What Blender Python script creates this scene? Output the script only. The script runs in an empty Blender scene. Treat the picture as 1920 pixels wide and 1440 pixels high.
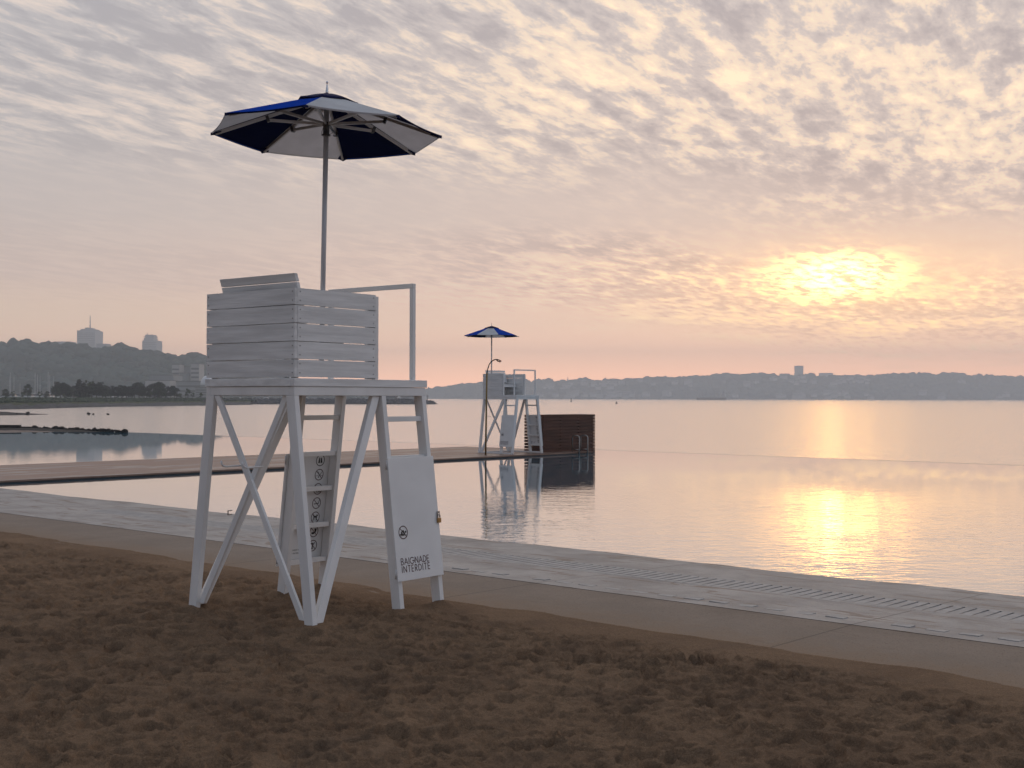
import bpy, math, random
import numpy as np
from mathutils import Vector, Matrix, noise as mnoise
R = math.radians
random.seed(7); rng = np.random.default_rng(7)
scn = bpy.context.scene
col = scn.collection

# ------------------------------------------------------------------ camera
FPX, HOR, ROLL, CAMZ = 2339.23, 745.68, 0.0025, 1.62      # focal length in px of the 1920 px wide photo
cam_d = bpy.data.cameras.new('camera'); cam = bpy.data.objects.new('camera', cam_d); col.objects.link(cam)
cam_d.sensor_width = 36; cam_d.lens = FPX / 1920 * 36; cam_d.clip_start = 0.1; cam_d.clip_end = 20000
TH = math.atan((HOR - 720) / FPX)
fw = Vector((0, math.cos(TH), math.sin(TH))); dn0 = Vector((0, math.sin(TH), -math.cos(TH))); rt0 = Vector((1, 0, 0))
cr, sr = math.cos(ROLL), math.sin(ROLL)
ax = rt0 * cr - dn0 * sr; ay = rt0 * sr + dn0 * cr
m = Matrix((ax, -ay, -fw)).transposed().to_4x4(); m.translation = Vector((0, 0, CAMZ))
cam.matrix_world = m
scn.camera = cam

def ray(px, py):                                   # direction seen at a photo pixel, unit depth along fw
    return fw + ax * ((px - 960) / FPX) + ay * ((py - 720) / FPX)
def at(px, d, z=None, py=None):                    # point at distance d (m north) in the column px
    r = ray(px, 745 if py is None else py)
    p = r * (d / r.y)
    return Vector((p.x, p.y, (CAMZ + p.z) if z is None else z))
def onz(px, py, z):                                # point of the horizontal plane z seen at a pixel
    r = ray(px, py); t = (z - CAMZ) / r.z
    return Vector((r.x * t, r.y * t, z))
def zat(px, py, d): return at(px, d, None, py).z

# ------------------------------------------------------------------ sun and sky
SUN_AZ, SUN_EL = R(14.4), R(5.3)
sun_dir = Vector((math.sin(SUN_AZ) * math.cos(SUN_EL), math.cos(SUN_AZ) * math.cos(SUN_EL), math.sin(SUN_EL)))
sd = bpy.data.lights.new('sun', 'SUN'); sd.energy = 0.0014; sd.angle = R(1.0); sd.color = (1.0, 0.56, 0.18)
so = bpy.data.objects.new('sun', sd); col.objects.link(so)
so.rotation_euler = (-sun_dir).to_track_quat('-Z', 'Y').to_euler(); so.location = (20, 60, 60)

class NT:                                           # small node builder
    def __init__(s, tree): s.t = tree; s.n = tree.nodes; s.l = tree.links
    def node(s, typ, **kw):
        n = s.n.new(typ)
        for k, v in kw.items(): setattr(n, k, v)
        return n
    def put(s, sock, v):
        if isinstance(v, bpy.types.NodeSocket): s.l.new(v, sock)
        elif v is not None:
            if hasattr(sock.default_value, '__len__') and not hasattr(v, '__len__'): v = [v] * len(sock.default_value)
            if hasattr(v, '__len__') and len(v) == 3 and len(sock.default_value) == 4: v = (*v, 1)
            sock.default_value = v
    def m(s, op, a, b=None, c=None, clamp=False):
        n = s.node('ShaderNodeMath', operation=op, use_clamp=clamp)
        s.put(n.inputs[0], a); s.put(n.inputs[1], b); s.put(n.inputs[2], c)
        return n.outputs[0]
    def vm(s, op, a, b=None):
        n = s.node('ShaderNodeVectorMath', operation=op)
        s.put(n.inputs[0], a); s.put(n.inputs[1], b)
        return n.outputs['Value'] if op in ('DOT_PRODUCT', 'LENGTH') else n.outputs[0]
    def comb(s, x, y, z):
        n = s.node('ShaderNodeCombineXYZ'); s.put(n.inputs[0], x); s.put(n.inputs[1], y); s.put(n.inputs[2], z); return n.outputs[0]
    def sep(s, v):
        n = s.node('ShaderNodeSeparateXYZ'); s.put(n.inputs[0], v); return n.outputs
    def noise(s, vec, scale, detail=4, rough=.55, dist=0., lac=2.0):
        n = s.node('ShaderNodeTexNoise'); s.put(n.inputs['Vector'], vec); s.put(n.inputs['Scale'], scale)
        s.put(n.inputs['Detail'], detail); s.put(n.inputs['Roughness'], rough); s.put(n.inputs['Distortion'], dist); s.put(n.inputs['Lacunarity'], lac)
        return n.outputs['Fac']
    def ss(s, v, a, b, lo=0., hi=1.):               # smoothstep
        n = s.node('ShaderNodeMapRange', interpolation_type='SMOOTHSTEP'); s.put(n.inputs[0], v)
        n.inputs[1].default_value = a; n.inputs[2].default_value = b; n.inputs[3].default_value = lo; n.inputs[4].default_value = hi
        return n.outputs[0]
    def mix(s, f, a, b, mode='MIX'):
        n = s.node('ShaderNodeMix', data_type='RGBA', blend_type=mode)
        s.put(n.inputs[0], f); s.put(n.inputs[6], a); s.put(n.inputs[7], b); return n.outputs[2]

world = bpy.data.worlds.new('World'); scn.world = world; world.use_nodes = True
w = NT(world.node_tree); w.n.clear()
d = w.vm('NORMALIZE', w.node('ShaderNodeTexCoord').outputs['Generated'])
dx, dy, dz = w.sep(d)
el = w.m('MULTIPLY', w.m('ARCSINE', dz), 57.2958)
az = w.m('MULTIPLY', w.m('ARCTAN2', dx, dy), 57.2958)
zz = w.m('MAXIMUM', w.m('ADD', dz, 0.03), 0.02)
X = w.m('DIVIDE', dx, zz); Y = w.m('DIVIDE', dy, zz)
tA = R(24.0)                                         # the cloud rows run towards this bearing
al = w.m('ADD', w.m('MULTIPLY', X, math.sin(tA)), w.m('MULTIPLY', Y, math.cos(tA)))
ac = w.m('SUBTRACT', w.m('MULTIPLY', X, math.cos(tA)), w.m('MULTIPLY', Y, math.sin(tA)))
Pst = w.comb(w.m('MULTIPLY', al, 1.15), w.m('MULTIPLY', ac, 2.9), 1.7)
P = w.comb(al, w.m('MULTIPLY', ac, 1.25), 0.3)
n_big = w.noise(P, 0.75, 3, .5, .3)
n_str = w.noise(Pst, 3.1, 7, .66, .35)
n_lump = w.noise(w.comb(al, w.m('MULTIPLY', ac, 2.7), 5.), 5.6, 8, .62, .3)
n_fine = w.noise(w.comb(al, ac, 9.), 11., 5, .6, .2)
# left of the view: rows; right: lumps
side = w.ss(az, -12, 12)
pat = w.m('ADD', w.m('MULTIPLY', n_str, w.m('SUBTRACT', 1., w.m('MULTIPLY', side, .45))), w.m('MULTIPLY', n_lump, w.m('MULTIPLY', side, .45)))
n_puff = w.noise(w.comb(al, w.m('MULTIPLY', ac, 3.0), 12.), 3.0, 8, .62, .15)
pat = w.m('ADD', w.m('MULTIPLY', pat, w.m('SUBTRACT', .66, w.m('MULTIPLY', side, .30))), w.m('ADD', w.m('MULTIPLY', n_puff, w.m('ADD', .16, w.m('MULTIPLY', side, .30))), w.m('ADD', w.m('MULTIPLY', n_lump, .10), w.m('MULTIPLY', n_fine, .08))))
pat = w.m('ADD', pat, w.m('MULTIPLY', w.m('SUBTRACT', n_big, .5), w.m('ADD', .24, w.m('MULTIPLY', side, .08))))
# smooth veil between the upper deck and the bright band, and near the horizon
elw = w.m('ADD', w.m('ADD', el, w.ss(az, 4, 16, 0., 2.2)), w.m('MULTIPLY', w.m('SUBTRACT', n_big, .5), 5.))
up = w.ss(elw, 8.6, 12.5)
low = w.m('MULTIPLY', w.ss(elw, 3.3, 4.8), w.ss(elw, 8.2, 6.0))
low = w.m('MULTIPLY', low, w.ss(az, -9, 6, .25, 1.))
act = w.m('ADD', w.m('MULTIPLY', up, 1.), w.m('MULTIPLY', low, 1.), clamp=True)
act = w.m('MULTIPLY', w.m('ADD', w.m('MULTIPLY', act, .88), .12), w.ss(az, -22, 6, .62, 1.))
bright = w.m('MULTIPLY', w.m('ADD', w.m('MULTIPLY', w.ss(pat, .50, .56), .6), w.m('MULTIPLY', w.ss(pat, .55, .63), .55)), act)
dark = w.m('MULTIPLY', w.ss(pat, .52, .42), act)
# grey body of the layer by elevation, warmer low down
cr_ = w.node('ShaderNodeValToRGB'); w.put(cr_.inputs[0], w.m('DIVIDE', el, 40.))
e_ = cr_.color_ramp.elements
e_[0].position = 0.; e_[0].color = (4.4, 1.95, 1.0, 1)
e_[1].position = 1.; e_[1].color = (.40, .42, .50, 1)
for p_, c_ in ((.05, (2.45, 1.30, .74, 1)), (.085, (1.56, .97, .62, 1)), (.13, (1.06, .71, .53, 1)), (.20, (.83, .63, .52, 1)), (.28, (.72, .59, .52, 1)), (.46, (.66, .575, .54, 1))):
    q = cr_.color_ramp.elements.new(p_); q.color = c_
body = cr_.outputs[0]
body = w.mix(w.ss(az, 6, -26, 0, 1.), body, w.mix(1., body, (.76, .84, .92), 'MULTIPLY'))
body = w.mix(dark, body, w.mix(1., body, (.69, .70, .75), 'MULTIPLY'))
# sun glow through the layer
qa = w.m('DIVIDE', w.m('SUBTRACT', az, 14.6), 2.1); qe = w.m('DIVIDE', w.m('SUBTRACT', el, 5.4), .78)
core = w.m('EXPONENT', w.m('MULTIPLY', w.m('ADD', w.m('MULTIPLY', qa, qa), w.m('MULTIPLY', qe, qe)), -1.))
qa2 = w.m('DIVIDE', w.m('SUBTRACT', az, 16.5), 9.5); qe2 = w.m('DIVIDE', w.m('SUBTRACT', el, 4.8), 2.3)
halo = w.m('EXPONENT', w.m('MULTIPLY', w.m('ADD', w.m('MULTIPLY', qa2, qa2), w.m('MULTIPLY', qe2, qe2)), -1.))
cosang = w.vm('DOT_PRODUCT', d, tuple(sun_dir))
wide = w.m('POWER', w.m('MAXIMUM', cosang, 0.), 30.)
bcol = w.mix(halo, (1.38, 1.04, .68), (3.2, 1.9, .66))
bcol = w.mix(w.ss(az, 8, -22), bcol, (1.05, .84, .69))
sky = w.mix(w.m('MULTIPLY', bright, w.m('ADD', .78, w.m('MULTIPLY', halo, .2))), body, bcol)
sky = w.mix(1., sky, w.mix(halo, (0, 0, 0), (.64, .31, .0)), 'ADD')
sky = w.mix(1., sky, w.mix(wide, (0, 0, 0), (.07, .025, .0)), 'ADD')
fine2 = w.noise(w.comb(al, w.m('MULTIPLY', ac, 2.2), 2.), 4.2, 7, .62, .3)
gl = w.m('MULTIPLY', core, w.ss(w.m('ADD', w.m('MULTIPLY', pat, .4), w.m('MULTIPLY', fine2, .6)), .44, .55, .05, 1.0))
sky = w.mix(1., sky, w.mix(gl, (0, 0, 0), (15.0, 7.4, 1.5)), 'ADD')
sky = w.mix(1., sky, w.mix(w.m('MULTIPLY', w.ss(el, 19.5, 34.), w.ss(dy, -.1, .5)), (1, 1, 1), (2.0, 1.9, 1.75)), 'MULTIPLY')  # unseen sky high in front brightened to light the sand
# away from the sun the dome is bluer and duller
back = w.ss(dy, .55, -.35)
sky = w.mix(w.m('MULTIPLY', back, .9), sky, w.mix(1., w.mix(w.ss(el, 0, 40), (.27, .30, .355), (.26, .32, .415)), w.mix(w.ss(dx, -.7, .8), (.52, .55, .60), (1.02, 1.09, 1.18)), 'MULTIPLY'))
sky = w.mix(w.ss(dz, -.001, -.03), sky, (.16, .13, .11))
nish = w.node('ShaderNodeTexSky', sky_type='NISHITA'); nish.sun_disc = False
nish.sun_elevation = SUN_EL; nish.sun_rotation = SUN_AZ; nish.air_density = 1.5; nish.dust_density = 3.
bg0 = w.node('ShaderNodeBackground'); w.put(bg0.inputs[0], w.vm('MINIMUM', nish.outputs[0], (.8, .8, .8))); bg0.inputs[1].default_value = 0.05
bg1 = w.node('ShaderNodeBackground'); w.put(bg1.inputs[0], sky); bg1.inputs[1].default_value = 1.0
add = w.node('ShaderNodeAddShader'); w.l.new(bg0.outputs[0], add.inputs[0]); w.l.new(bg1.outputs[0], add.inputs[1])
wo = w.node('ShaderNodeOutputWorld'); w.l.new(add.outputs[0], wo.inputs[0])
world.cycles.sampling_method = 'MANUAL'; world.cycles.sample_map_resolution = 1024

scn.view_settings.view_transform = 'Standard'; scn.view_settings.look = 'None'
scn.view_settings.exposure = 0.0; scn.view_settings.gamma = 1.0
cy = scn.cycles
cy.max_bounces = 6; cy.diffuse_bounces = 3; cy.glossy_bounces = 3; cy.transmission_bounces = 2; cy.volume_bounces = 2
cy.transparent_max_bounces = 6; cy.caustics_reflective = False; cy.caustics_refractive = False
cy.use_denoising = True; cy.sample_clamp_indirect = 4.0

# ------------------------------------------------------------------ materials
def mat(name, color, rough=.6, spec=.5, metal=0., bump=None, vary=None, coord='Object'):
    ma = bpy.data.materials.new(name); ma.use_nodes = True
    t = NT(ma.node_tree); b = t.n['Principled BSDF']
    b.inputs['Roughness'].default_value = rough; b.inputs['Metallic'].default_value = metal
    b.inputs['Specular IOR Level'].default_value = spec
    c = t.node('ShaderNodeTexCoord').outputs[coord]
    cc = color
    if vary:                                        # (scale, amount, stretch vector)
        sc, amt, st = vary
        f = t.noise(t.vm('MULTIPLY', c, st), sc, 5, .6)
        cc = t.mix(t.ss(f, .3, .7), tuple(x * (1 - amt) for x in color), tuple(min(1, x * (1 + amt)) for x in color))
    t.put(b.inputs['Base Color'], cc)
    if 'paint' in name:
        cc = t.mix(t.ss(t.noise(c, 38, 3, .6), .70, .74, 0, .55), cc, (.30, .28, .25)); cc = t.mix(t.ss(t.noise(t.vm('MULTIPLY', c, (3., 3., .5)), 2.2, 4, .6), .55, .75, 0, .35), cc, (.46, .45, .43))
    if bump:
        sc, strn, dist, st = bump
        bn = t.node('ShaderNodeBump'); bn.inputs['Strength'].default_value = strn; bn.inputs['Distance'].default_value = dist
        t.put(bn.inputs['Height'], t.noise(t.vm('MULTIPLY', c, st), sc, 5, .6)); t.l.new(bn.outputs[0], b.inputs['Normal'])
    return ma
one = (1, 1, 1)
M = {}
M['white_plank_v'] = mat('painted_plank', (.80, .805, .80), .5, .4, 0, (22, .8, .004, (.12, 1, 2.2)), (6, .13, (.25, 1, 3)))
M['white_plank_u'] = mat('painted_plank_cross', (.78, .785, .78), .5, .4, 0, (22, .8, .004, (1, .12, 2.2)), (6, .13, (1, .25, 3)))
M['white_paint'] = mat('white_paint', (.83, .83, .82), .42, .5, 0, (30, .35, .002, (1, 1, .15)), (3, .07, (1, 1, .4)))
M['panel'] = mat('panel_paint', (.82, .825, .82), .38, .5, 0, (8, .12, .002, one), (2.5, .05, one))
M['grey_metal'] = mat('grey_metal', (.60, .59, .59), .4, .5, .1)
M['pole'] = mat('pole_aluminium', (.58, .59, .61), .35, .5, .1)
M['screw'] = mat('screw_head', (.26, .25, .24), .5)
M['dark_metal'] = mat('dark_metal', (.06, .06, .065), .4)
M['chrome'] = mat('chrome', (.75, .75, .76), .12, .5, 1.)
M['steel'] = mat('stainless', (.30, .29, .28), .35, .5, 1.)
M['brass'] = mat('brass', (.42, .25, .10), .4, .5, .7)
M['blue'] = mat('blue_canvas', (.012, .055, .40), .8, .2, 0, (300, .3, .001, one), (4, .12, one))
M['navy'] = mat('navy_canvas', (.006, .010, .06), .85, .2, 0, (300, .3, .001, one))
M['canvas'] = mat('white_canvas', (.66, .68, .70), .85, .2, 0, (300, .3, .001, one), (3, .06, one))
M['shaded_canvas'] = mat('shaded_grey_canvas', (.50, .49, .50), .85, .2, 0, (300, .3, .001, one))  # white canvas in a shaded underside tone, no separate cloth
M['maroon'] = mat('maroon_vinyl', (.055, .004, .010), .4)
M['black'] = mat('black_vinyl', (.008, .008, .010), .4)
M['yellowpole'] = mat('ochre_pole', (.22, .13, .02), .5)
M['bronze'] = mat('bent_rod', (.12, .065, .04), .4, .5, .5)
M['slats'] = mat('dark_wood_slats', (.105, .044, .028), .6, .3, 0, (18, .6, .004, (.1, .1, 2)), (3, .35, (.3, .3, 4)))
M['stone_dark'] = mat('dark_rock', (.045, .040, .036), .9, .2, 0, (2.5, 1., .2, one), (1.2, .5, one))
M['stone_grey'] = mat('grey_rock', (.07, .07, .075), .9, .2, 0, (1.5, 1., .4, one), (.6, .45, one))
M['pale_wall'] = mat('pale_wall', (.46, .44, .42), .8, .2, 0, None, (.05, .15, one))
M['grey_wall'] = mat('grey_wall', (.24, .25, .26), .8, .2, 0, None, (.05, .15, one))
M['tower_wall'] = mat('tower_concrete', (.28, .29, .31), .8, .2, 0, None, (.03, .1, one))
M['window'] = mat('window_band', (.05, .055, .06), .3)
M['roofdark'] = mat('dark_roof', (.09, .085, .085), .8)
M['white_shell'] = mat('white_shell', (.75, .76, .78), .4)
M['bark'] = mat('bark', (.06, .045, .035), .9)
M['leaf'] = mat('leaves', (.028, .048, .022), .8, .2, 0, None, (.5, .5, one))
M['leaf_dark'] = mat('dark_leaves', (.016, .030, .018), .8, .2, 0, None, (.5, .4, one))
M['leaf_light'] = mat('light_leaves', (.05, .075, .025), .8, .2, 0, None, (.5, .4, one))
M['canopy'] = mat('hill_canopy', (.016, .040, .036), .95, .05, 0, None, (.03, .5, one))
M['hill'] = mat('hill_soil', (.022, .036, .022), .95, .05, 0, None, (.02, .3, one))
M['glass_dark'] = mat('car_glass', (.02, .022, .025), .1)
M['tyre'] = mat('tyre', (.02, .02, .02), .9)
M['hull_red'] = mat('hull_rust', (.16, .10, .09), .7)
M['white_boat'] = mat('boat_white', (.6, .6, .6), .4)
M['mast'] = mat('mast_alloy', (.55, .55, .55), .4)

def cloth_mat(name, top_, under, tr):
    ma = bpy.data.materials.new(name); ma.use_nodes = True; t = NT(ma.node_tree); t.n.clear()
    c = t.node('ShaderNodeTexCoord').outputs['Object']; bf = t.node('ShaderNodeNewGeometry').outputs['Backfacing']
    cc = t.mix(bf, under, top_); cc = t.mix(t.ss(t.noise(c, 5, 4, .6), .3, .7), t.mix(1., cc, (.86, .86, .86), 'MULTIPLY'), cc)  # back faces take the darker first colour, shade painted on the underside
    d_ = t.node('ShaderNodeBsdfDiffuse'); t.put(d_.inputs[0], cc); q = t.node('ShaderNodeBsdfTranslucent'); t.put(q.inputs[0], cc)
    bn = t.node('ShaderNodeBump'); bn.inputs['Strength'].default_value = .35; bn.inputs['Distance'].default_value = .01
    t.put(bn.inputs['Height'], t.noise(c, 9, 3, .5)); t.l.new(bn.outputs[0], d_.inputs['Normal'])
    mx = t.node('ShaderNodeMixShader'); mx.inputs[0].default_value = tr; t.l.new(d_.outputs[0], mx.inputs[1]); t.l.new(q.outputs[0], mx.inputs[2])
    t.l.new(mx.outputs[0], t.node('ShaderNodeOutputMaterial').inputs[0]); return ma
M['blue_cloth'] = cloth_mat('blue_cloth', (.004, .007, .040), (.012, .058, .40), .06)  # navy underside is shade put into the colour of the same blue cloth
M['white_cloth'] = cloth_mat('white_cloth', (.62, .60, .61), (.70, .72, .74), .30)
# ------------------------------------------------------------------ mesh helpers
class MB:
    def __init__(s): s.v = []; s.f = []; s.mi = []
    def add(s, vs, fs, mi=0):
        o = len(s.v); s.v += [tuple(x) for x in vs]; s.f += [tuple(i + o for i in f) for f in fs]; s.mi += [mi] * len(fs); return s
    def prism(s, a, b, mi=0):                        # two loops of equal length (bottom, top)
        n = len(a); fs = [tuple(range(n - 1, -1, -1)), tuple(range(n, 2 * n))]
        fs += [(i, (i + 1) % n, n + (i + 1) % n, n + i) for i in range(n)]
        return s.add(list(a) + list(b), fs, mi)
    def box(s, x0, x1, y0, y1, z0, z1, mi=0):
        return s.prism([(x0, y0, z0), (x1, y0, z0), (x1, y1, z0), (x0, y1, z0)], [(x0, y0, z1), (x1, y0, z1), (x1, y1, z1), (x0, y1, z1)], mi)
    def tube(s, pts, r, n=10, mi=0, r1=None):
        pts = [Vector(p) for p in pts]; k = len(pts); rings = []
        up = Vector((0, 0, 1))
        t0 = (pts[1] - pts[0]).normalized()
        if abs(t0.dot(up)) > .9: up = Vector((1, 0, 0))
        a = t0.cross(up).normalized()
        vs = []
        for i, p in enumerate(pts):
            t = (pts[min(i + 1, k - 1)] - pts[max(i - 1, 0)]).normalized()
            a = (a - t * a.dot(t)).normalized(); b = t.cross(a)
            rr = r if r1 is None else r + (r1 - r) * i / (k - 1)
            vs += [p + (a * math.cos(2 * math.pi * j / n) + b * math.sin(2 * math.pi * j / n)) * rr for j in range(n)]
        fs = [(i * n + j, i * n + (j + 1) % n, (i + 1) * n + (j + 1) % n, (i + 1) * n + j) for i in range(k - 1) for j in range(n)]
        fs += [tuple(range(n - 1, -1, -1)), tuple((k - 1) * n + j for j in range(n))]
        return s.add(vs, fs, mi)
    def lathe(s, prof, c=(0, 0, 0), n=16, mi=0):     # (r, z) profile
        vs = []; k = len(prof)
        for r, z in prof: vs += [(c[0] + r * math.cos(2 * math.pi * j / n), c[1] + r * math.sin(2 * math.pi * j / n), c[2] + z) for j in range(n)]
        fs = [(i * n + j, i * n + (j + 1) % n, (i + 1) * n + (j + 1) % n, (i + 1) * n + j) for i in range(k - 1) for j in range(n)]
        fs += [tuple(range(n - 1, -1, -1)), tuple((k - 1) * n + j for j in range(n))]
        return s.add(vs, fs, mi)
    def beam(s, p0, p1, wa, wb, side, mi=0):         # bar of section wa along side, wb across
        p0, p1, side = Vector(p0), Vector(p1), Vector(side)
        t = (p1 - p0).normalized(); a = (side - t * side.dot(t)).normalized() * wa / 2; b = t.cross(a.normalized()) * wb / 2
        q = lambda p: [p - a - b, p + a - b, p + a + b, p - a + b]
        return s.prism(q(p0), q(p1), mi)
    def build(s, name, mats, parent=None, loc=None, rz=0, smooth=False, bevel=0., fix=True):
        me = bpy.data.meshes.new(name); me.from_pydata(s.v, [], s.f)
        for x in (mats if isinstance(mats, (list, tuple)) else [mats]): me.materials.append(x)
        me.polygons.foreach_set('material_index', s.mi)
        if smooth: me.polygons.foreach_set('use_smooth', [True] * len(s.f))
        me.update()
        o = bpy.data.objects.new(name, me); col.objects.link(o)
        if parent is not None: o.parent = parent
        if loc is not None: o.location = loc
        o.rotation_euler.z = rz
        if bevel:
            b = o.modifiers.new('bevel', 'BEVEL'); b.width = bevel; b.segments = 2; b.limit_method = 'ANGLE'; b.angle_limit = R(40)
        return o
def tag(o, label=None, cat=None, group=None, kind=None):
    for k, v_ in (('label', label), ('category', cat), ('group', group), ('kind', kind)):
        if v_: o[k] = v_
    return o
def empty(name, loc, rz, label, cat, group=None, rx=0, ry=0):
    o = bpy.data.objects.new(name, None); col.objects.link(o); o.location = loc; o.rotation_euler = (rx, ry, rz); o.empty_display_size = .2
    return tag(o, label, cat, group)
def kids(o): return [c for c in bpy.data.objects if c.parent == o]
def copy_tree(o, parent=None):
    c = o.copy(); col.objects.link(c); c.parent = parent
    for ch in kids(o): copy_tree(ch, c)
    return c
def grid_mesh(name, V, nx, ny, material, keep=None, smooth=True):   # V: (ny*nx, 3) array
    idx = np.arange(nx * ny).reshape(ny, nx)
    q = np.stack([idx[:-1, :-1], idx[:-1, 1:], idx[1:, 1:], idx[1:, :-1]], -1).reshape(-1, 4)
    if keep is not None: q = q[keep.reshape(-1)]
    me = bpy.data.meshes.new(name)
    me.vertices.add(len(V)); me.vertices.foreach_set('co', V.astype(np.float32).ravel())
    me.loops.add(q.size); me.loops.foreach_set('vertex_index', q.ravel().astype(np.int32))
    me.polygons.add(len(q)); me.polygons.foreach_set('loop_start', np.arange(0, q.size, 4, dtype=np.int32))
    me.polygons.foreach_set('use_smooth', np.full(len(q), smooth))
    me.update(calc_edges=True); me.validate()
    me.materials.append(material)
    o = bpy.data.objects.new(name, me); col.objects.link(o); return o

# numpy value noise
def vnoise(x, y, seed=0):
    r_ = np.random.default_rng(seed).random((256, 256)).astype(np.float32)
    xi = np.floor(x).astype(int); yi = np.floor(y).astype(int); fx = x - xi; fy = y - yi
    fx = fx * fx * fx * (fx * (fx * 6 - 15) + 10); fy = fy * fy * fy * (fy * (fy * 6 - 15) + 10)
    g = lambda a, b: r_[a & 255, b & 255]
    return (g(xi, yi) * (1 - fx) + g(xi + 1, yi) * fx) * (1 - fy) + (g(xi, yi + 1) * (1 - fx) + g(xi + 1, yi + 1) * fx) * fy
def fbm(x, y, o=4, seed=0, gain=.5):
    s_ = 0; a = 1.; t = 0
    for k in range(o):
        s_ = s_ + a * (vnoise(x * 2 ** k + 17.3 * k, y * 2 ** k + 9.1 * k, seed + k) - .5); t += a; a *= gain
    return s_ / t
def sstep(x, a, b):
    t = np.clip((x - a) / (b - a), 0, 1); return t * t * (3 - 2 * t)

# ------------------------------------------------------------------ ground plan
WZ = -0.12                                          # pool water level; river lower
RZ = -0.70
e1 = Vector((.749, -.663, 0)).normalized()           # along the coping (to the right, towards the viewer)
e2 = Vector((.663, .749, 0)).normalized()            # across it, out to the water
def uv2(s_, t_, z=0.): p = e1 * s_ + e2 * t_; return Vector((p.x, p.y, z))
def tline(px, py, z): return onz(px, py, z).dot(e2)
T_SAND, T_LIGHT, T_WATER, T_EDGE = 7.2, 8.55, 10.42, 33.3; S_WALK0, S_WALK1 = -24.1, -29.6
def struct(o): o['kind'] = 'structure'; return o

# --- sand
def sand_mat():
    ma = bpy.data.materials.new('sand'); ma.use_nodes = True; t = NT(ma.node_tree); b = t.n['Principled BSDF']
    c = t.node('ShaderNodeTexCoord').outputs['Object']
    f1 = t.noise(c, 1.1, 5, .6, .6); f2 = t.noise(c, 900, 2, .7); f3 = t.noise(c, 60, 5, .7)
    cc = t.mix(t.ss(f1, .35, .65), (.178, .098, .048), (.27, .162, .086))
    mm = t.noise(t.vm('MULTIPLY', c, (1., 1.7, 1.)), 17., 7, .78, 1.2); mw = t.noise(c, 1.7, 4, .6, .5)
    cc = t.mix(t.ss(mm, .38, .56, .16, 0.), cc, (.075, .046, .028))
    md = t.noise(t.vm('MULTIPLY', c, (1., 1.35, 1.)), 6.5, 6, .68, .9); cc = t.mix(t.ss(md, .52, .66, 0., .14), cc, (.070, .042, .026)); m2 = t.noise(c, 120., 4, .75, .3); cc = t.mix(t.ss(m2, .38, .50, .5, 0.), cc, (.06, .038, .024)); cc = t.mix(t.ss(m2, .56, .66, 0., .5), cc, (.40, .27, .17)); cc = t.mix(t.ss(mw, .50, .70, 0., .4), cc, (.085, .055, .036))
    cc = t.mix(t.ss(f3, .3, .7), t.mix(1., cc, (.72, .72, .74), 'MULTIPLY'), cc)
    cc = t.mix(t.ss(f2, .35, .65, 0, .55), cc, (.34, .25, .18))
    t.put(b.inputs['Base Color'], cc); b.inputs['Roughness'].default_value = .95; b.inputs['Specular IOR Level'].default_value = .1
    bn = t.node('ShaderNodeBump'); bn.inputs['Strength'].default_value = 1.; bn.inputs['Distance'].default_value = .020
    t.put(bn.inputs['Height'], t.m('ADD', t.m('ADD', t.m('MULTIPLY', t.noise(c, 22, 8, .66), 1.), t.m('MULTIPLY', m2, .35)), t.m('MULTIPLY', t.noise(c, 350, 2, .6), .25))); t.l.new(bn.outputs[0], b.inputs['Normal'])
    return ma
M['sand'] = sand_mat()
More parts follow.
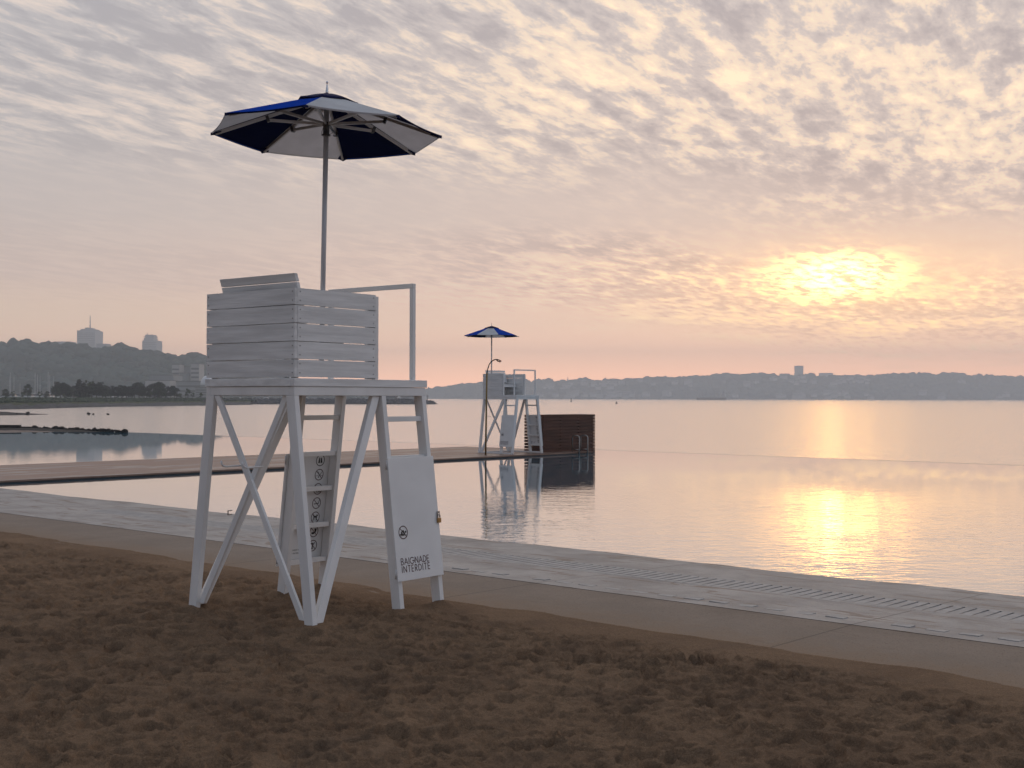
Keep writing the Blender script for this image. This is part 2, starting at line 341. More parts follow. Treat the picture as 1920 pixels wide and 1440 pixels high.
def sand_h(x, y):
    s_ = x * e1.x + y * e1.y; t_ = x * e2.x + y * e2.y
    wx = x + .16 * fbm(x * 3.2, y * 3.2, 4, 40); wy = y + .16 * fbm(x * 3.2, y * 3.2, 4, 50)
    h = .035 * fbm(x * .45, y * .45, 3, 3) + .026 * fbm(wx * 2.1, wy * 2.1, 3, 11, .5)
    h = h + .012 * (.5 - 3.2 * np.abs(fbm(wx * 2.6 + 31, wy * 2.6, 3, 77, .45))) + .009 * (.5 - 3.2 * np.abs(fbm(wx * 6.1 + 3, wy * 6.1, 3, 78, .5)))
    for cs, amp, pres, sd_ in ((.27, .040, .35, 5), (.16, .040, .10, 6), (.10, .027, .10, 9), (.055, .012, .15, 12)):   # trodden hollows with pushed-up rims
        gx = np.floor(wx / cs).astype(int); gy = np.floor(wy / cs).astype(int)
        rr = np.random.default_rng(sd_).random((128, 128, 5)).astype(np.float32); bowl = 0; rim = 0
        for i in (-1, 0, 1):
            for j in (-1, 0, 1):
                q = rr[(gx + i) & 127, (gy + j) & 127]
                cxx = (gx + i + q[..., 0]) * cs; cyy = (gy + j + q[..., 1]) * cs
                ang = q[..., 2] * 3.14; ca, sa = np.cos(ang), np.sin(ang)
                u_ = (wx - cxx) * ca + (wy - cyy) * sa; v_ = -(wx - cxx) * sa + (wy - cyy) * ca
                dd = np.sqrt((u_ / (cs * .62)) ** 2 + (v_ / (cs * (.30 + .15 * q[..., 4]))) ** 2)
                a_ = amp * np.clip(q[..., 3] - pres, 0, 1) / (1 - pres)
                bowl = np.minimum(bowl, -a_ * np.clip(1 - dd ** 3.2, 0, 1)); rim = np.maximum(rim, a_ * .30 * np.exp(-((dd - 1.06) / .13) ** 2))
        h = h + bowl + rim
    h = h + .007 * fbm(x * 22, y * 22, 3, 23, .6)
    rough = 1.0 + .9 * np.exp(-(((x - 1.3) / .9) ** 2 + ((y - 7.75) / .35) ** 2)) 
    edge = T_SAND + .12 * fbm(s_ * 1.3, t_ * 1.3, 4, 60) * 2 - t_
    calm = .5 + .5 * sstep(edge, 0, .7)
    z = -.036 + .034 * sstep(edge, -.05, .8) + h * rough * calm * sstep(edge, -.12, .5)
    # little heaps and hollows round the chair feet
    for fx, fy, amp in FEET:
        r2 = (x - fx) ** 2 + (y - fy) ** 2
        w_ = np.exp(-r2 / .10 ** 2) * sstep(edge, 0, .15); z = z * (1 - w_) + (.0 + amp) * w_
        z = z - .010 * np.exp(-((np.sqrt(r2) - .2) / .07) ** 2) * sstep(edge, .25, .5)
    z = np.where((edge > -.03) & (edge < .6), np.maximum(z, -.0305 + .004 * fbm(x * 20, y * 20, 2, 3)), z)
    return np.where(edge > -.15, z, -.09)
YAW, BX, BY = .8994, -1.562, 8.9502
cv = Vector((math.cos(YAW), math.sin(YAW), 0)); cu = Vector((-math.sin(YAW), math.cos(YAW), 0))
FEET = []
for a_, b_ in ((.02, -.2), (.91, -.2), (1.37, -.2), (.02, 1.2), (.91, 1.2), (1.37, 1.2)):
    p = Vector((BX, BY, 0)) + cv * a_ + cu * b_; FEET.append((p.x, p.y, .008 if a_ < 1 else .02))
ys = [4.0]
while ys[-1] < 19.5: ys.append(ys[-1] + .0105 * (ys[-1] / 5.) ** 1.15)
ys = np.array(ys); nc = 820
xs = np.linspace(-1, 1, nc)
GY = np.repeat(ys[:, None], nc, 1); GX = xs[None, :] * (GY * .47 + .9)
HZ = sand_h(GX, GY)
TT = GX * e2.x + GY * e2.y
keep = (TT[:-1, :-1] < T_SAND + .5) & (TT[1:, 1:] < T_SAND + .8)
so_ = grid_mesh('sand', np.stack([GX, GY, HZ], -1).reshape(-1, 3), nc, len(ys), M['sand'], keep)
struct(so_)
# the rest of the beach, out of frame
wl = .47 * ys[0] + .9; wh = .47 * ys[-1] + .9
far = [(-60, -40, -.012), (60, -40, -.012), (60, ys[0], -.012), (wl, ys[0], -.012), (-wl, ys[0], -.012), (-60, ys[0], -.012)]
mb = MB(); mb.add(far, [(0, 1, 2, 3, 4, 5)])
mb.add([(-60, ys[0], -.02), (-wl, ys[0], -.02), (-wh, ys[-1], -.02), (-60, 53, -.02)], [(0, 1, 2, 3)])
mb.add([(wl, ys[0], -.05), (60, ys[0], -.05), (60, ys[0] + .01, -.05), (wl + 1, ys[0] + 1.5, -.05)], [(0, 1, 2, 3)])
struct(mb.build('beach', M['sand']))

# --- concrete promenade, sloping very gently to the water
def conc_mat(name, base, dark, sandy, spots, joint):
    ma = bpy.data.materials.new(name); ma.use_nodes = True; t = NT(ma.node_tree); b = t.n['Principled BSDF']
    c = t.node('ShaderNodeTexCoord').outputs['Object']
    s_ = t.vm('DOT_PRODUCT', c, tuple(e1)); t_ = t.vm('DOT_PRODUCT', c, tuple(e2))
    f1 = t.noise(c, 1.3, 6, .65, .4); f2 = t.noise(c, 7, 6, .7, .3); f3 = t.noise(c, 55, 3, .7)
    cc = t.mix(t.ss(f1, .3, .7), dark, base)
    cc = t.mix(t.ss(f3, .3, .7, 0, .5), cc, t.mix(1., cc, (.8, .8, .8), 'MULTIPLY'))
    st = t.comb(t.m('MULTIPLY', s_, .5), t.m('MULTIPLY', t_, 2.5), 0.)
    f4 = t.noise(st, 2.2, 7, .7, 1.)
    cc = t.mix(t.ss(f4, spots, spots + .07, 0, .75), cc, sandy)
    if joint == 'outer':                           # wind-blown sand thinning away from the beach
        dd = t.m('SUBTRACT', t_, T_SAND)
        f = t.m('ADD', t.m('MULTIPLY', dd, -.78), t.m('ADD', t.m('MULTIPLY', f2, .9), t.m('MULTIPLY', f3, .55)))
        cc = t.mix(t.ss(f, .05, .75, 0, .92), cc, (.205, .138, .088))
        gr = t.noise(c, 75, 2, .5)
        cc = t.mix(t.ss(gr, .62, .68, 0, .8), cc, (.09, .058, .036)); g3 = t.noise(c, 38, 4, .7); cc = t.mix(t.ss(g3, .56, .68, 0, .55), cc, (.20, .135, .085))
    for per, wd in ((3.05, .012),):
        ph = t.m('ABSOLUTE', t.m('SUBTRACT', t.m('FRACT', t.m('DIVIDE', t.m('ADD', s_, 100.3), per)), .5))
        cc = t.mix(t.ss(ph, wd / per, wd / per * .4, 0, .5), cc, (.03, .027, .025))
    t.put(b.inputs['Base Color'], cc); b.inputs['Roughness'].default_value = .75 if joint == 'outer' else .6
    b.inputs['Specular IOR Level'].default_value = .3
    bn = t.node('ShaderNodeBump'); bn.inputs['Strength'].default_value = .8; bn.inputs['Distance'].default_value = .006 if joint == 'outer' else .016
    t.put(bn.inputs['Height'], t.m('ADD', f2, t.m('MULTIPLY', f3, .5))); t.l.new(bn.outputs[0], b.inputs['Normal'])
    return ma
M['conc_outer'] = conc_mat('trodden_concrete', (.235, .186, .146), (.19, .150, .118), (.15, .11, .08), .60, 'outer')
M['conc_light'] = conc_mat('pale_concrete', (.42, .395, .37), (.27, .25, .235), (.19, .14, .105), .54, 'inner')
def strip(name, t0, t1, z0, z1, material, ns=260, nt=8, noise_amp=0., s0=-60, s1=14):
    S, T = np.meshgrid(np.linspace(s0, s1, ns), np.linspace(t0, t1, nt))
    Z = z0 + (z1 - z0) * (T - t0) / (t1 - t0)
    if noise_amp: Z = Z + noise_amp * fbm(S * .55, T * 1.1, 5, 91, .6) * sstep(T, t0, t0 + .3)
    Xx = S * e1.x + T * e2.x; Yy = S * e1.y + T * e2.y
    return struct(grid_mesh(name, np.stack([Xx, Yy, Z], -1).reshape(-1, 3), ns, nt, material))
strip('path', T_SAND - .32, T_LIGHT, -.034, -.046, M['conc_outer'])
strip('paving', T_LIGHT, T_WATER + 1.6, -.043, -.142, M['conc_light'], ns=900, nt=90, noise_amp=.008)

# --- water
def water_mat(name, body, pool):
    ma = bpy.data.materials.new(name); ma.use_nodes = True; t = NT(ma.node_tree); t.n.clear()
    c = t.node('ShaderNodeTexCoord').outputs['Object']
    x, y, z = t.sep(c)
    df = t.node('ShaderNodeBsdfDiffuse'); df.inputs[0].default_value = (*body, 1)
    gl = t.node('ShaderNodeBsdfGlossy'); gl.inputs['Roughness'].default_value = .015 if pool else .14
    gl.inputs[0].default_value = (.97, .97, .97, 1)
    bn = t.node('ShaderNodeBump'); bn.inputs['Strength'].default_value = 1.
    s_ = t.vm('DOT_PRODUCT', c, tuple(e1)); t_ = t.vm('DOT_PRODUCT', c, tuple(e2))
    if pool:
        amp = t.m('MULTIPLY', t.ss(t_, 27., 13.), t.ss(s_, -26., -6., .12, 1.))
        pch = t.noise(c, .22, 3, .5, .5)
        amp = t.m('MULTIPLY', amp, t.ss(pch, .25, .65, .35, 1.))
        amp = t.m('ADD', t.m('MULTIPLY', amp, .0065), .0002)
        q = t.comb(t.m('ADD', t.m('MULTIPLY', x, .8), 0.), t.m('MULTIPLY', y, 1.25), 0.)
        h = t.m('ADD', t.noise(q, 5.5, 3, .5, .4), t.m('MULTIPLY', t.noise(q, 1.6, 2, .5), 1.1))
    else:
        amp = .03
        q = t.comb(x, t.m('MULTIPLY', y, .9), 0.)
        h = t.m('ADD', t.noise(q, 1.9, 4, .6, .5), t.m('MULTIPLY', t.noise(q, .35, 4, .55), 2.2))
        h = t.m('MULTIPLY', h, 1.)
    t.put(bn.inputs['Distance'], amp); t.put(bn.inputs['Height'], h)
    fr = t.node('ShaderNodeFresnel'); fr.inputs[0].default_value = 1.33; t.l.new(bn.outputs[0], fr.inputs[1])
    t.l.new(bn.outputs[0], gl.inputs['Normal'])
    fac = t.m('MULTIPLY', fr.outputs[0], 1.85 if pool else 1.5, clamp=True)
    fac = t.m('MINIMUM', fac, .86 if pool else .92)
    mx = t.node('ShaderNodeMixShader'); t.put(mx.inputs[0], fac); t.l.new(df.outputs[0], mx.inputs[1]); t.l.new(gl.outputs[0], mx.inputs[2])
    o = t.node('ShaderNodeOutputMaterial'); t.l.new(mx.outputs[0], o.inputs[0]); return ma
M['pool'] = water_mat('pool_water', (.06, .18, .25), True)
M['river'] = water_mat('river_water', (.06, .065, .07), False)
mb = MB(); S0, S1 = -75, 45
mb.add([uv2(S0, T_WATER - .9, WZ), uv2(S1, T_WATER - .9, WZ), uv2(S1, T_EDGE, WZ), uv2(S0, T_EDGE, WZ)], [(0, 1, 2, 3)])
pool = struct(mb.build('pool_water', M['pool']))
mb = MB()                                           # wall the pool spills over
mb.prism([uv2(S0, T_EDGE + .003, -1.2), uv2(S1, T_EDGE + .003, -1.2), uv2(S1, T_EDGE + .2, -1.2), uv2(S0, T_EDGE + .2, -1.2)],
         [uv2(S0, T_EDGE + .003, WZ + .002), uv2(S1, T_EDGE + .003, WZ + .002), uv2(S1, T_EDGE + .2, WZ - .01), uv2(S0, T_EDGE + .2, WZ - .01)])
struct(mb.build('pool_edge_wall', M['pool']))
mb = MB(); mb.add([(-4150, -150, RZ), (4150, -150, RZ), (4150, 3600, RZ), (-4150, 3600, RZ)], [(0, 1, 2, 3)])
struct(mb.build('river', M['river']))

# --- timber walkway across the pool
def deck_mat():
    ma = bpy.data.materials.new('walkway_boards'); ma.use_nodes = True; t = NT(ma.node_tree); b = t.n['Principled BSDF']
    c = t.node('ShaderNodeTexCoord').outputs['Object']
    s_ = t.vm('DOT_PRODUCT', c, tuple(e1)); t_ = t.vm('DOT_PRODUCT', c, tuple(e2))
    st = t.comb(t.m('MULTIPLY', s_, 1.6), t.m('MULTIPLY', t_, .22), 0.)
    wet = t.noise(st, 1.1, 5, .6, 1.2); fine = t.noise(t.comb(t.m('MULTIPLY', s_, 6.), t.m('MULTIPLY', t_, .8), 0.), 2., 4, .6)
    cc = t.mix(t.ss(fine, .3, .7), (.23, .135, .095), (.31, .20, .15))
    cc = t.mix(t.ss(wet, .50, .60), cc, (.10, .050, .035))
    pl = t.m('ABSOLUTE', t.m('SUBTRACT', t.m('FRACT', t.m('DIVIDE', s_, .14)), .5))
    cc = t.mix(t.ss(pl, .04, .02, 0, .6), cc, (.03, .015, .012))
    t.put(b.inputs['Base Color'], cc); t.put(b.inputs['Roughness'], t.ss(wet, .5, .6, .6, .3)); return ma
M['deck'] = deck_mat()
mb = MB()
def wbox(mb, s0, s1, t0, t1, z0, z1, mi=0):
    q = [(s0, t0), (s1, t0), (s1, t1), (s0, t1)]
    return mb.prism([uv2(a, b, z0) for a, b in q], [uv2(a, b, z1) for a, b in q], mi)
wbox(mb, S_WALK1, S_WALK0, T_WATER - 1, 31.1, -.092, -.06)
wbox(mb, S_WALK1 + .05, S_WALK0 - .06, T_WATER - .9, 31.06, -.4, -.094, 1)
struct(mb.build('walkway', [M['deck'], M['dark_metal']]))

# --- raised slabs and the slotted drain in the pale paving
def pav_z(t_): return -.043 + (-.142 + .043) * (t_ - T_LIGHT) / (T_WATER + 1.6 - T_LIGHT)
mb = MB(); mb.prism([uv2(-.075, -.045, -.01), uv2(.075, -.045, -.01), uv2(.075, .045, -.01), uv2(-.075, .045, -.01)],
                    [uv2(-.073, -.043, .004), uv2(.073, -.043, .004), uv2(.073, .043, .004), uv2(-.073, .043, .004)])
M['slab'] = mat('slab_concrete', (.34, .33, .32), .6, .3, 0, (40, .3, .002, one), (9, .15, one))
slab0 = None; sx = -9.5; k = 0
while sx < 1.6:
    if not (k % 13 == 7):
        if slab0 is None: slab0 = o = mb.build('raised_slab', M['slab'])
        else: o = slab0.copy(); col.objects.link(o)
        p = uv2(sx, T_LIGHT + .24, pav_z(T_LIGHT + .24) + .001 + random.uniform(-.004, .003)); o.location = p
        o.rotation_euler = (random.uniform(-.06, .02), random.uniform(-.04, .04), random.uniform(-.06, .06))
        tag(o, 'small raised concrete slab in the row along the pale paving', 'paving slab', 'raised slabs in a row along the pale paving')
    sx += .265 + random.uniform(-.02, .03); k += 1
mb = MB(); sx = -17.
gt0, gt1 = T_WATER - .80, T_WATER - .36; gz = pav_z(T_WATER - .5) + .006
wbox(mb, -17, 9, gt0 - .022, gt0, gz - .02, gz + .004); wbox(mb, -17, 9, gt1, gt1 + .022, gz - .02, gz + .002)
while sx < 9: wbox(mb, sx, sx + .076, gt0 + .002, gt1 - .002, gz - .02, gz + .002, 0); sx += .098
wbox(mb, -17, 9, gt0 + .001, gt1 - .001, gz - .03, gz - .021, 1)
g = mb.build('drain_grate', [M['slab'], M['dark_metal']])
tag(g, 'long slotted drain grate set into the pale paving by the waterline', 'drain grate')

# ------------------------------------------------------------------ lifeguard chair
LV, LU, SP, VC, ZB = 1.395, 1.0, .2063, .916, 1.632
ZF = ZB + .067; ZT = ZF + .058; HB = .652; VB = .822
def L(v_, u_, z_): return (v_ - .7, u_ - .5, z_)
def off(z_): return SP * (1 - z_ / ZB)
def lp(mb, v0, v1, u0, u1, z0, v2=None, v3=None, u2=None, u3=None, z1=ZB, mi=0, side=0):
    """prism from rectangle (v0..v1,u0..u1) at z0 to (v2..v3,u2..u3) at z1; side shifts it with the splay"""
    v2 = v0 if v2 is None else v2; v3 = v1 if v3 is None else v3; u2 = u0 if u2 is None else u2; u3 = u1 if u3 is None else u3
    a, b = off(z0) * side, off(z1) * side
    return mb.prism([L(v0, u0 + a, z0), L(v1, u0 + a, z0), L(v1, u1 + a, z0), L(v0, u1 + a, z0)],
                    [L(v2, u2 + b, z1), L(v3, u2 + b, z1), L(v3, u3 + b, z1), L(v2, u3 + b, z1)], mi)
def ring_mesh(mb, cx, cz, r, wdt, P, n=40, mi=0):
    vs = []
    for i in range(n):
        a = 2 * math.pi * i / n
        vs += [P(cx + r * math.cos(a), cz + r * math.sin(a)), P(cx + (r - wdt) * math.cos(a), cz + (r - wdt) * math.sin(a))]
    mb.add(vs, [(2 * i, 2 * ((i + 1) % n), 2 * ((i + 1) % n) + 1, 2 * i + 1) for i in range(n)], mi)
def stroke(mb, pts, wd, P, mi=0):
    for (x0, z0), (x1, z1) in zip(pts[:-1], pts[1:]):
        dx_, dz_ = x1 - x0, z1 - z0; l_ = math.hypot(dx_, dz_) or 1; nx_, nz_ = -dz_ / l_ * wd / 2, dx_ / l_ * wd / 2
        ex, ez = dx_ / l_ * wd * .25, dz_ / l_ * wd * .25
        mb.add([P(x0 - ex + nx_, z0 - ez + nz_), P(x0 - ex - nx_, z0 - ez - nz_), P(x1 + ex - nx_, z1 + ez - nz_), P(x1 + ex + nx_, z1 + ez + nz_)], [(0, 1, 2, 3)], mi)
def poly(mb, pts, P, mi=0): mb.add([P(*p) for p in pts], [tuple(range(len(pts)))], mi)
def disc(mb, cx, cz, r, P, mi=0, n=16): poly(mb, [(cx + r * math.cos(2 * math.pi * i / n), cz + r * math.sin(2 * math.pi * i / n)) for i in range(n)], P, mi)
GL = {'B': (.52, [[(0, 0), (0, 1)], [(0, 1), (.25, 1), 'c', (.25, .76, .24, 90, -90), (0, .52)], [(0, .52), (.28, .52), 'c', (.26, .26, .26, 90, -90), (0, 0)]]),
      'A': (.78, [[(0, 0), (.39, 1), (.78, 0)], [(.14, .33), (.64, .33)]]),
      'I': (0.02, [[(.01, 0), (.01, 1)]]),
      'G': (.95, [['c', (.5, .5, .5, 45, 360)], [(1., .47), (.58, .47)]]),
      'N': (.68, [[(0, 0), (0, 1), (.68, 0), (.68, 1)]]),
      'D': (.62, [[(0, 0), (0, 1), (.14, 1), 'c', (.14, .5, .5, 90, -90), (0, 0)]]),
      'E': (.42, [[(.42, 1), (0, 1), (0, 0), (.42, 0)], [(0, .5), (.40, .5)]]),
      'T': (.50, [[(0, 1), (.5, 1)], [(.25, 1), (.25, 0)]]),
      'R': (.48, [[(0, 0), (0, 1), (.2, 1), 'c', (.2, .74, .26, 90, -90), (0, .48)], [(.18, .48), (.48, 0)]])}
def lettering(mb, text, x0, z0, width, h, P, wd):
    tot = sum(GL[c_][0] for c_ in text); gap = (width / h - tot) / (len(text) - 1); x_ = 0
    for c_ in text:
        wg, sts = GL[c_]
        for st_ in sts:
            pts = []; pend = False
            for q in st_:
                if q == 'c': pend = True; continue
                if pend:
                    cx_, cz_, r_, a0, a1 = q; n_ = 16
                    pts += [(cx_ + r_ * math.cos(R(a0 + (a1 - a0) * i / n_)), cz_ + r_ * math.sin(R(a0 + (a1 - a0) * i / n_))) for i in range(n_ + 1)]; pend = False
                else: pts.append(q)
            stroke(mb, [(x0 + (x_ + a) * h, z0 + b * h) for a, b in pts], wd, P)
        x_ += wg + gap
def text_mesh(mb, s_, x0, z0, size, P):
    cu_ = bpy.data.curves.new('text', 'FONT'); cu_.body = s_; cu_.size = size
    ob = bpy.data.objects.new('text', cu_); col.objects.link(ob)
    dg = bpy.context.evaluated_depsgraph_get(); me = bpy.data.meshes.new_from_object(ob.evaluated_get(dg))
    mb.add([P(x0 + v_.co.x, z0 + v_.co.y) for v_ in me.vertices], [tuple(p.vertices) for p in me.polygons])
    bpy.data.objects.remove(ob); bpy.data.curves.remove(cu_)

def make_chair():
    root = empty('lifeguard_chair', (0, 0, 0), 0, 'x', 'lifeguard chair')
    wp = M['white_paint']
    Z0 = -.05
    for side, uo, ui in ((-1, 0., .09), (1, LU, LU - .09)):
        u0, u1 = min(uo, ui), max(uo, ui)
        for v0 in (0., VC - .0225, LV - .045):
            mb = MB(); lp(mb, v0, v0 + .045, u0, u1, Z0, side=side); mb.build('leg', wp, root, bevel=.003)
        # side brace in the plane of the legs: foot of the rear leg to head of the ladder leg
        ub0, ub1 = (.022, .067) if side < 0 else (LU - .067, LU - .022)
        mb = MB(); lp(mb, .047, .047 + .075, ub0, ub1, .01, VC - .1, VC - .025, ub0, ub1, ZB - .002, side=side); mb.build('side_brace', wp, root, bevel=.003)
        for z_ in (.24, .54, .85, 1.145, 1.45):
            mb = MB(); o_ = off(z_) * side; uc = (.05 if side < 0 else LU - .05) + o_
            mb.box(VC + .024 - .7, LV - .047 - .7, uc - .5 - .022, uc - .5 + .022, z_ - .02, z_ + .02)
            mb.build('rung', wp, root, bevel=.003)
        # board hinged over the lower ladder
        ua = -.022 if side < 0 else LU + .004; ub = -.004 if side < 0 else LU + .022
        mb = MB(); lp(mb, VC - .044, LV, ua, ub, .215, z1=1.152, side=side)
        pn = mb.build('notice_board', M['panel'], root, bevel=.002)
        # outside face: crossed-out swimmer and two words
        if side < 0: P = lambda x_, z_: L(x_, ua - .0015 + off(z_) * side, z_)
        else: P = lambda x_, z_: L(2 * 1.133 - x_ , ub + .0015 + off(z_) * side, z_)
        flip = side > 0
        # text must start near the rear edge seen from outside on the first side; on the other, mirrored so it reads
        mb = MB(); cx_, cz_ = .973, .581
        ring_mesh(mb, cx_, cz_, .051, .0070, P); a_ = .036
        stroke(mb, [(cx_ - a_, cz_ + a_), (cx_ + a_, cz_ - a_)], .006, P)
        mb.build('prohibition_ring', M['maroon'], pn)
        mb = MB(); P2 = (lambda x_, z_: tuple(Vector(P(x_, z_)) + Vector((0, -.0006 if side < 0 else .0006, 0))))
        poly(mb, [(cx_ - .042, cz_ - .012), (cx_ - .012, cz_ - .004), (cx_ + .012, cz_ - .018), (cx_ + .012, cz_ - .024), (cx_ - .03, cz_ - .02)], P2)
        stroke(mb, [(cx_ - .022, cz_ - .002), (cx_ + .0, cz_ + .014), (cx_ + .016, cz_ - .016)], .011, P2)
        disc(mb, cx_ + .027, cz_ + .003, .0085, P2)
        stroke(mb, [(cx_ - .044, cz_ - .02), (cx_ - .02, cz_ - .026), (cx_ + .01, cz_ - .022), (cx_ + .042, cz_ - .018)], .003, P2)
        mb.build('swimmer_symbol', M['black'], pn)
        mb = MB(); lettering(mb, 'BAIGNADE', .922, .338, .312, .047, P, .0062); lettering(mb, 'INTERDITE', .926, .279, .312, .047, P, .0062)
        mb.build('lettering', M['maroon'], pn)
        # inside face: a column of rules and two small lines of print
        ui_ = ub if side < 0 else ua; sg = 1 if side < 0 else -1
        Q = lambda x_, z_: L(x_, ui_ + sg * .0015 + off(z_) * side, z_)
        cs = 1.249
        for i_ in range(7):
            zc = 1.084 - .1216 * i_; mb = MB(); mk = MB()
            m0 = mk if i_ == 0 else mb
            ring_mesh(m0, cs, zc, .049, .0065, Q)
            fx = -1 if side > 0 else 1
            Qf = lambda x_, z_: Q(cs + (x_ - cs), z_)
            Q2 = lambda x_, z_: tuple(Vector(Q(x_, z_)) + Vector((0, sg * .0006, 0)))
            if i_: stroke(mb, [(cs - .034, zc + .034), (cs + .034, zc - .034)], .0055, Q)
            if i_ == 0:
                for k_ in (-1, 1): poly(mk, [(cs + k_ * .004, zc - .022), (cs + k_ * .004, zc + .02), (cs + k_ * .014, zc + .024), (cs + k_ * .024, zc - .022)], Q2)
            if i_ == 1:
                stroke(mk, [(cs - .018, zc + .026), (cs + .008, zc - .008), (cs + .026, zc + .022)], .005, Q2); disc(mk, cs - .006, zc - .02, .006, Q2)
                stroke(mk, [(cs - .04, zc - .01), (cs - .01, zc - .008), (cs + .01, zc - .012), (cs + .04, zc - .008)], .003, Q2)
            if i_ == 2:
                for k_ in (-1, 1): disc(mk, cs + k_ * .016, zc + .02, .007, Q2); stroke(mk, [(cs + k_ * .006, zc - .03), (cs + k_ * .018, zc - .006), (cs + k_ * .032, zc - .016)], .006, Q2)
            if i_ == 3: stroke(mk, [(cs - .03, zc - .006), (cs + .02, zc - .004), (cs + .03, zc + .03)], .006, Q2)
            if i_ == 4:
                poly(mk, [(cs - .02, zc - .002), (cs - .018, zc + .01), (cs + .014, zc + .014), (cs + .02, zc + .002)], Q2); poly(mk, [(cs + .01, zc + .01), (cs + .014, zc + .026), (cs + .032, zc + .016), (cs + .022, zc + .008)], Q2)
                for k_ in ((-.018, -.026), (-.012, -.012), (.012, .016), (.018, .008)): stroke(mk, [(cs + k_[0], zc), (cs + k_[1], zc - .026)], .005, Q2)
                stroke(mk, [(cs - .018, zc + .008), (cs - .028, zc + .02)], .004, Q2)
            if i_ == 5: poly(mk, [(cs - .026, zc - .022), (cs - .026, zc - .006), (cs + .006, zc - .004), (cs + .006, zc - .022)], Q2); poly(mk, [(cs + .008, zc - .01), (cs + .004, zc + .026), (cs + .028, zc + .024), (cs + .022, zc - .01)], Q2)
            if i_ == 6: disc(mk, cs - .006, zc - .024, .008, Q2); stroke(mk, [(cs - .004, zc - .014), (cs + .004, zc + .012), (cs - .014, zc + .024)], .009, Q2); stroke(mk, [(cs + .004, zc + .008), (cs + .018, zc + .026)], .007, Q2)
            if mb.f: rg_ = mb.build('prohibition_ring', M['maroon'], pn)
            mk.build('rule_symbol', M['black'], pn)
        mb = MB()
        if side > 0:
            text_mesh(mb, 'dégagée et santé avant', .936, .330, .021, Q2); text_mesh(mb, 'en hauteur de l\'eau', .936, .302, .021, Q2)
        else:
            Q3 = lambda x_, z_: Q2(2.07 - x_, z_)
            text_mesh(mb, 'dégagée et santé avant', .936, .330, .021, Q3); text_mesh(mb, 'en hauteur de l\'eau', .936, .302, .021, Q3)
        mb.build('small_print', M['black'], pn)
        for z_ in (.27, 1.10):
            mb = MB(); a0 = off(z_) * side; uu = (ua + ub) / 2 + a0 - side * .004
            mb.tube([L(VC - .05, uu - .0, z_ - .035), L(VC - .05, uu, z_ + .035)], .007, 8); mb.build('hinge', M['grey_metal'], root, smooth=True)
    # crossed braces at the back
    for k_, (ua, ub) in enumerate((((-SP + .09, -SP + .15), (LU - .15, LU - .09)), ((LU + SP - .15, LU + SP - .09), (.09, .15)))):
        mb = MB(); v0 = .004 + .019 * 0 if k_ == 0 else .026
        mb.prism([L(v0, ua[0], .03), L(v0 + .022, ua[0], .03), L(v0 + .022, ua[1], .03), L(v0, ua[1], .03)],
                 [L(v0, ub[0], ZB - .002), L(v0 + .022, ub[0], ZB - .002), L(v0 + .022, ub[1], ZB - .002), L(v0, ub[1], ZB - .002)])
        mb.build('back_brace', wp, root, bevel=.002)
    for uh in (.60, .36):
        mb = MB(); mb.tube([L(.02, uh, 1.108), L(-.13, uh, 1.106), L(-.155, uh, 1.112), L(-.168, uh, 1.128), L(-.172, uh, 1.15)], .007, 8)
        mb.build('hook', wp, root, smooth=True)
    mb = MB()
    for b_ in ((-.035, .005, .735, .741), (-.035, .005, .765, .771)): mb.box(b_[0] - .7, b_[1] - .7, .69 - .5, .697 - .5, b_[2], b_[3])
    mb.box(-.035 - .7, -.029 - .7, .69 - .5, .697 - .5, .741, .765); mb.build('hasp', M['steel'], root)
    # deck
    mb = MB(); t_ = .045
    mb.box(-.7, LV - .7, -.5, -.5 + t_, ZB, ZF - .002); mb.box(-.7, LV - .7, LU - t_ - .5, LU - .5, ZB, ZF - .002)
    mb.box(-.699, -.7 + t_, -.5 + t_ + .001, LU - t_ - .501, ZB + .001, ZF - .003); mb.box(LV - t_ - .7, LV - .701, -.5 + t_ + .001, LU - t_ - .501, ZB + .001, ZF - .003)
    mb.build('deck_beam', wp, root, bevel=.003)
    mb = MB(); e_ = .008
    mb.box(-.7 - e_, LV - .7 + e_, -.5 - e_, -.5 + .03, ZF, ZT); mb.box(-.7 - e_, LV - .7 + e_, LU - .53, LU - .5 + e_, ZF, ZT)
    mb.box(-.7 - e_, -.67, -.468, LU - .532, ZF, ZT - .001); mb.box(LV - .73, LV - .7 + e_, -.468, LU - .532, ZF, ZT - .001)
    mb.build('deck_edge', M['white_plank_v'], root, bevel=.003)
    mb = MB()
    for i_ in range(9):
        x0 = -.667 + i_ * .1475; mb.box(x0, x0 + .139, -.466, LU - .534, ZF + .012, ZT - .006)
    mb.build('deck_boards', M['white_plank_u'], root, bevel=.002)
    # plank box
    pt, ph, th = .1305, .1246, .028
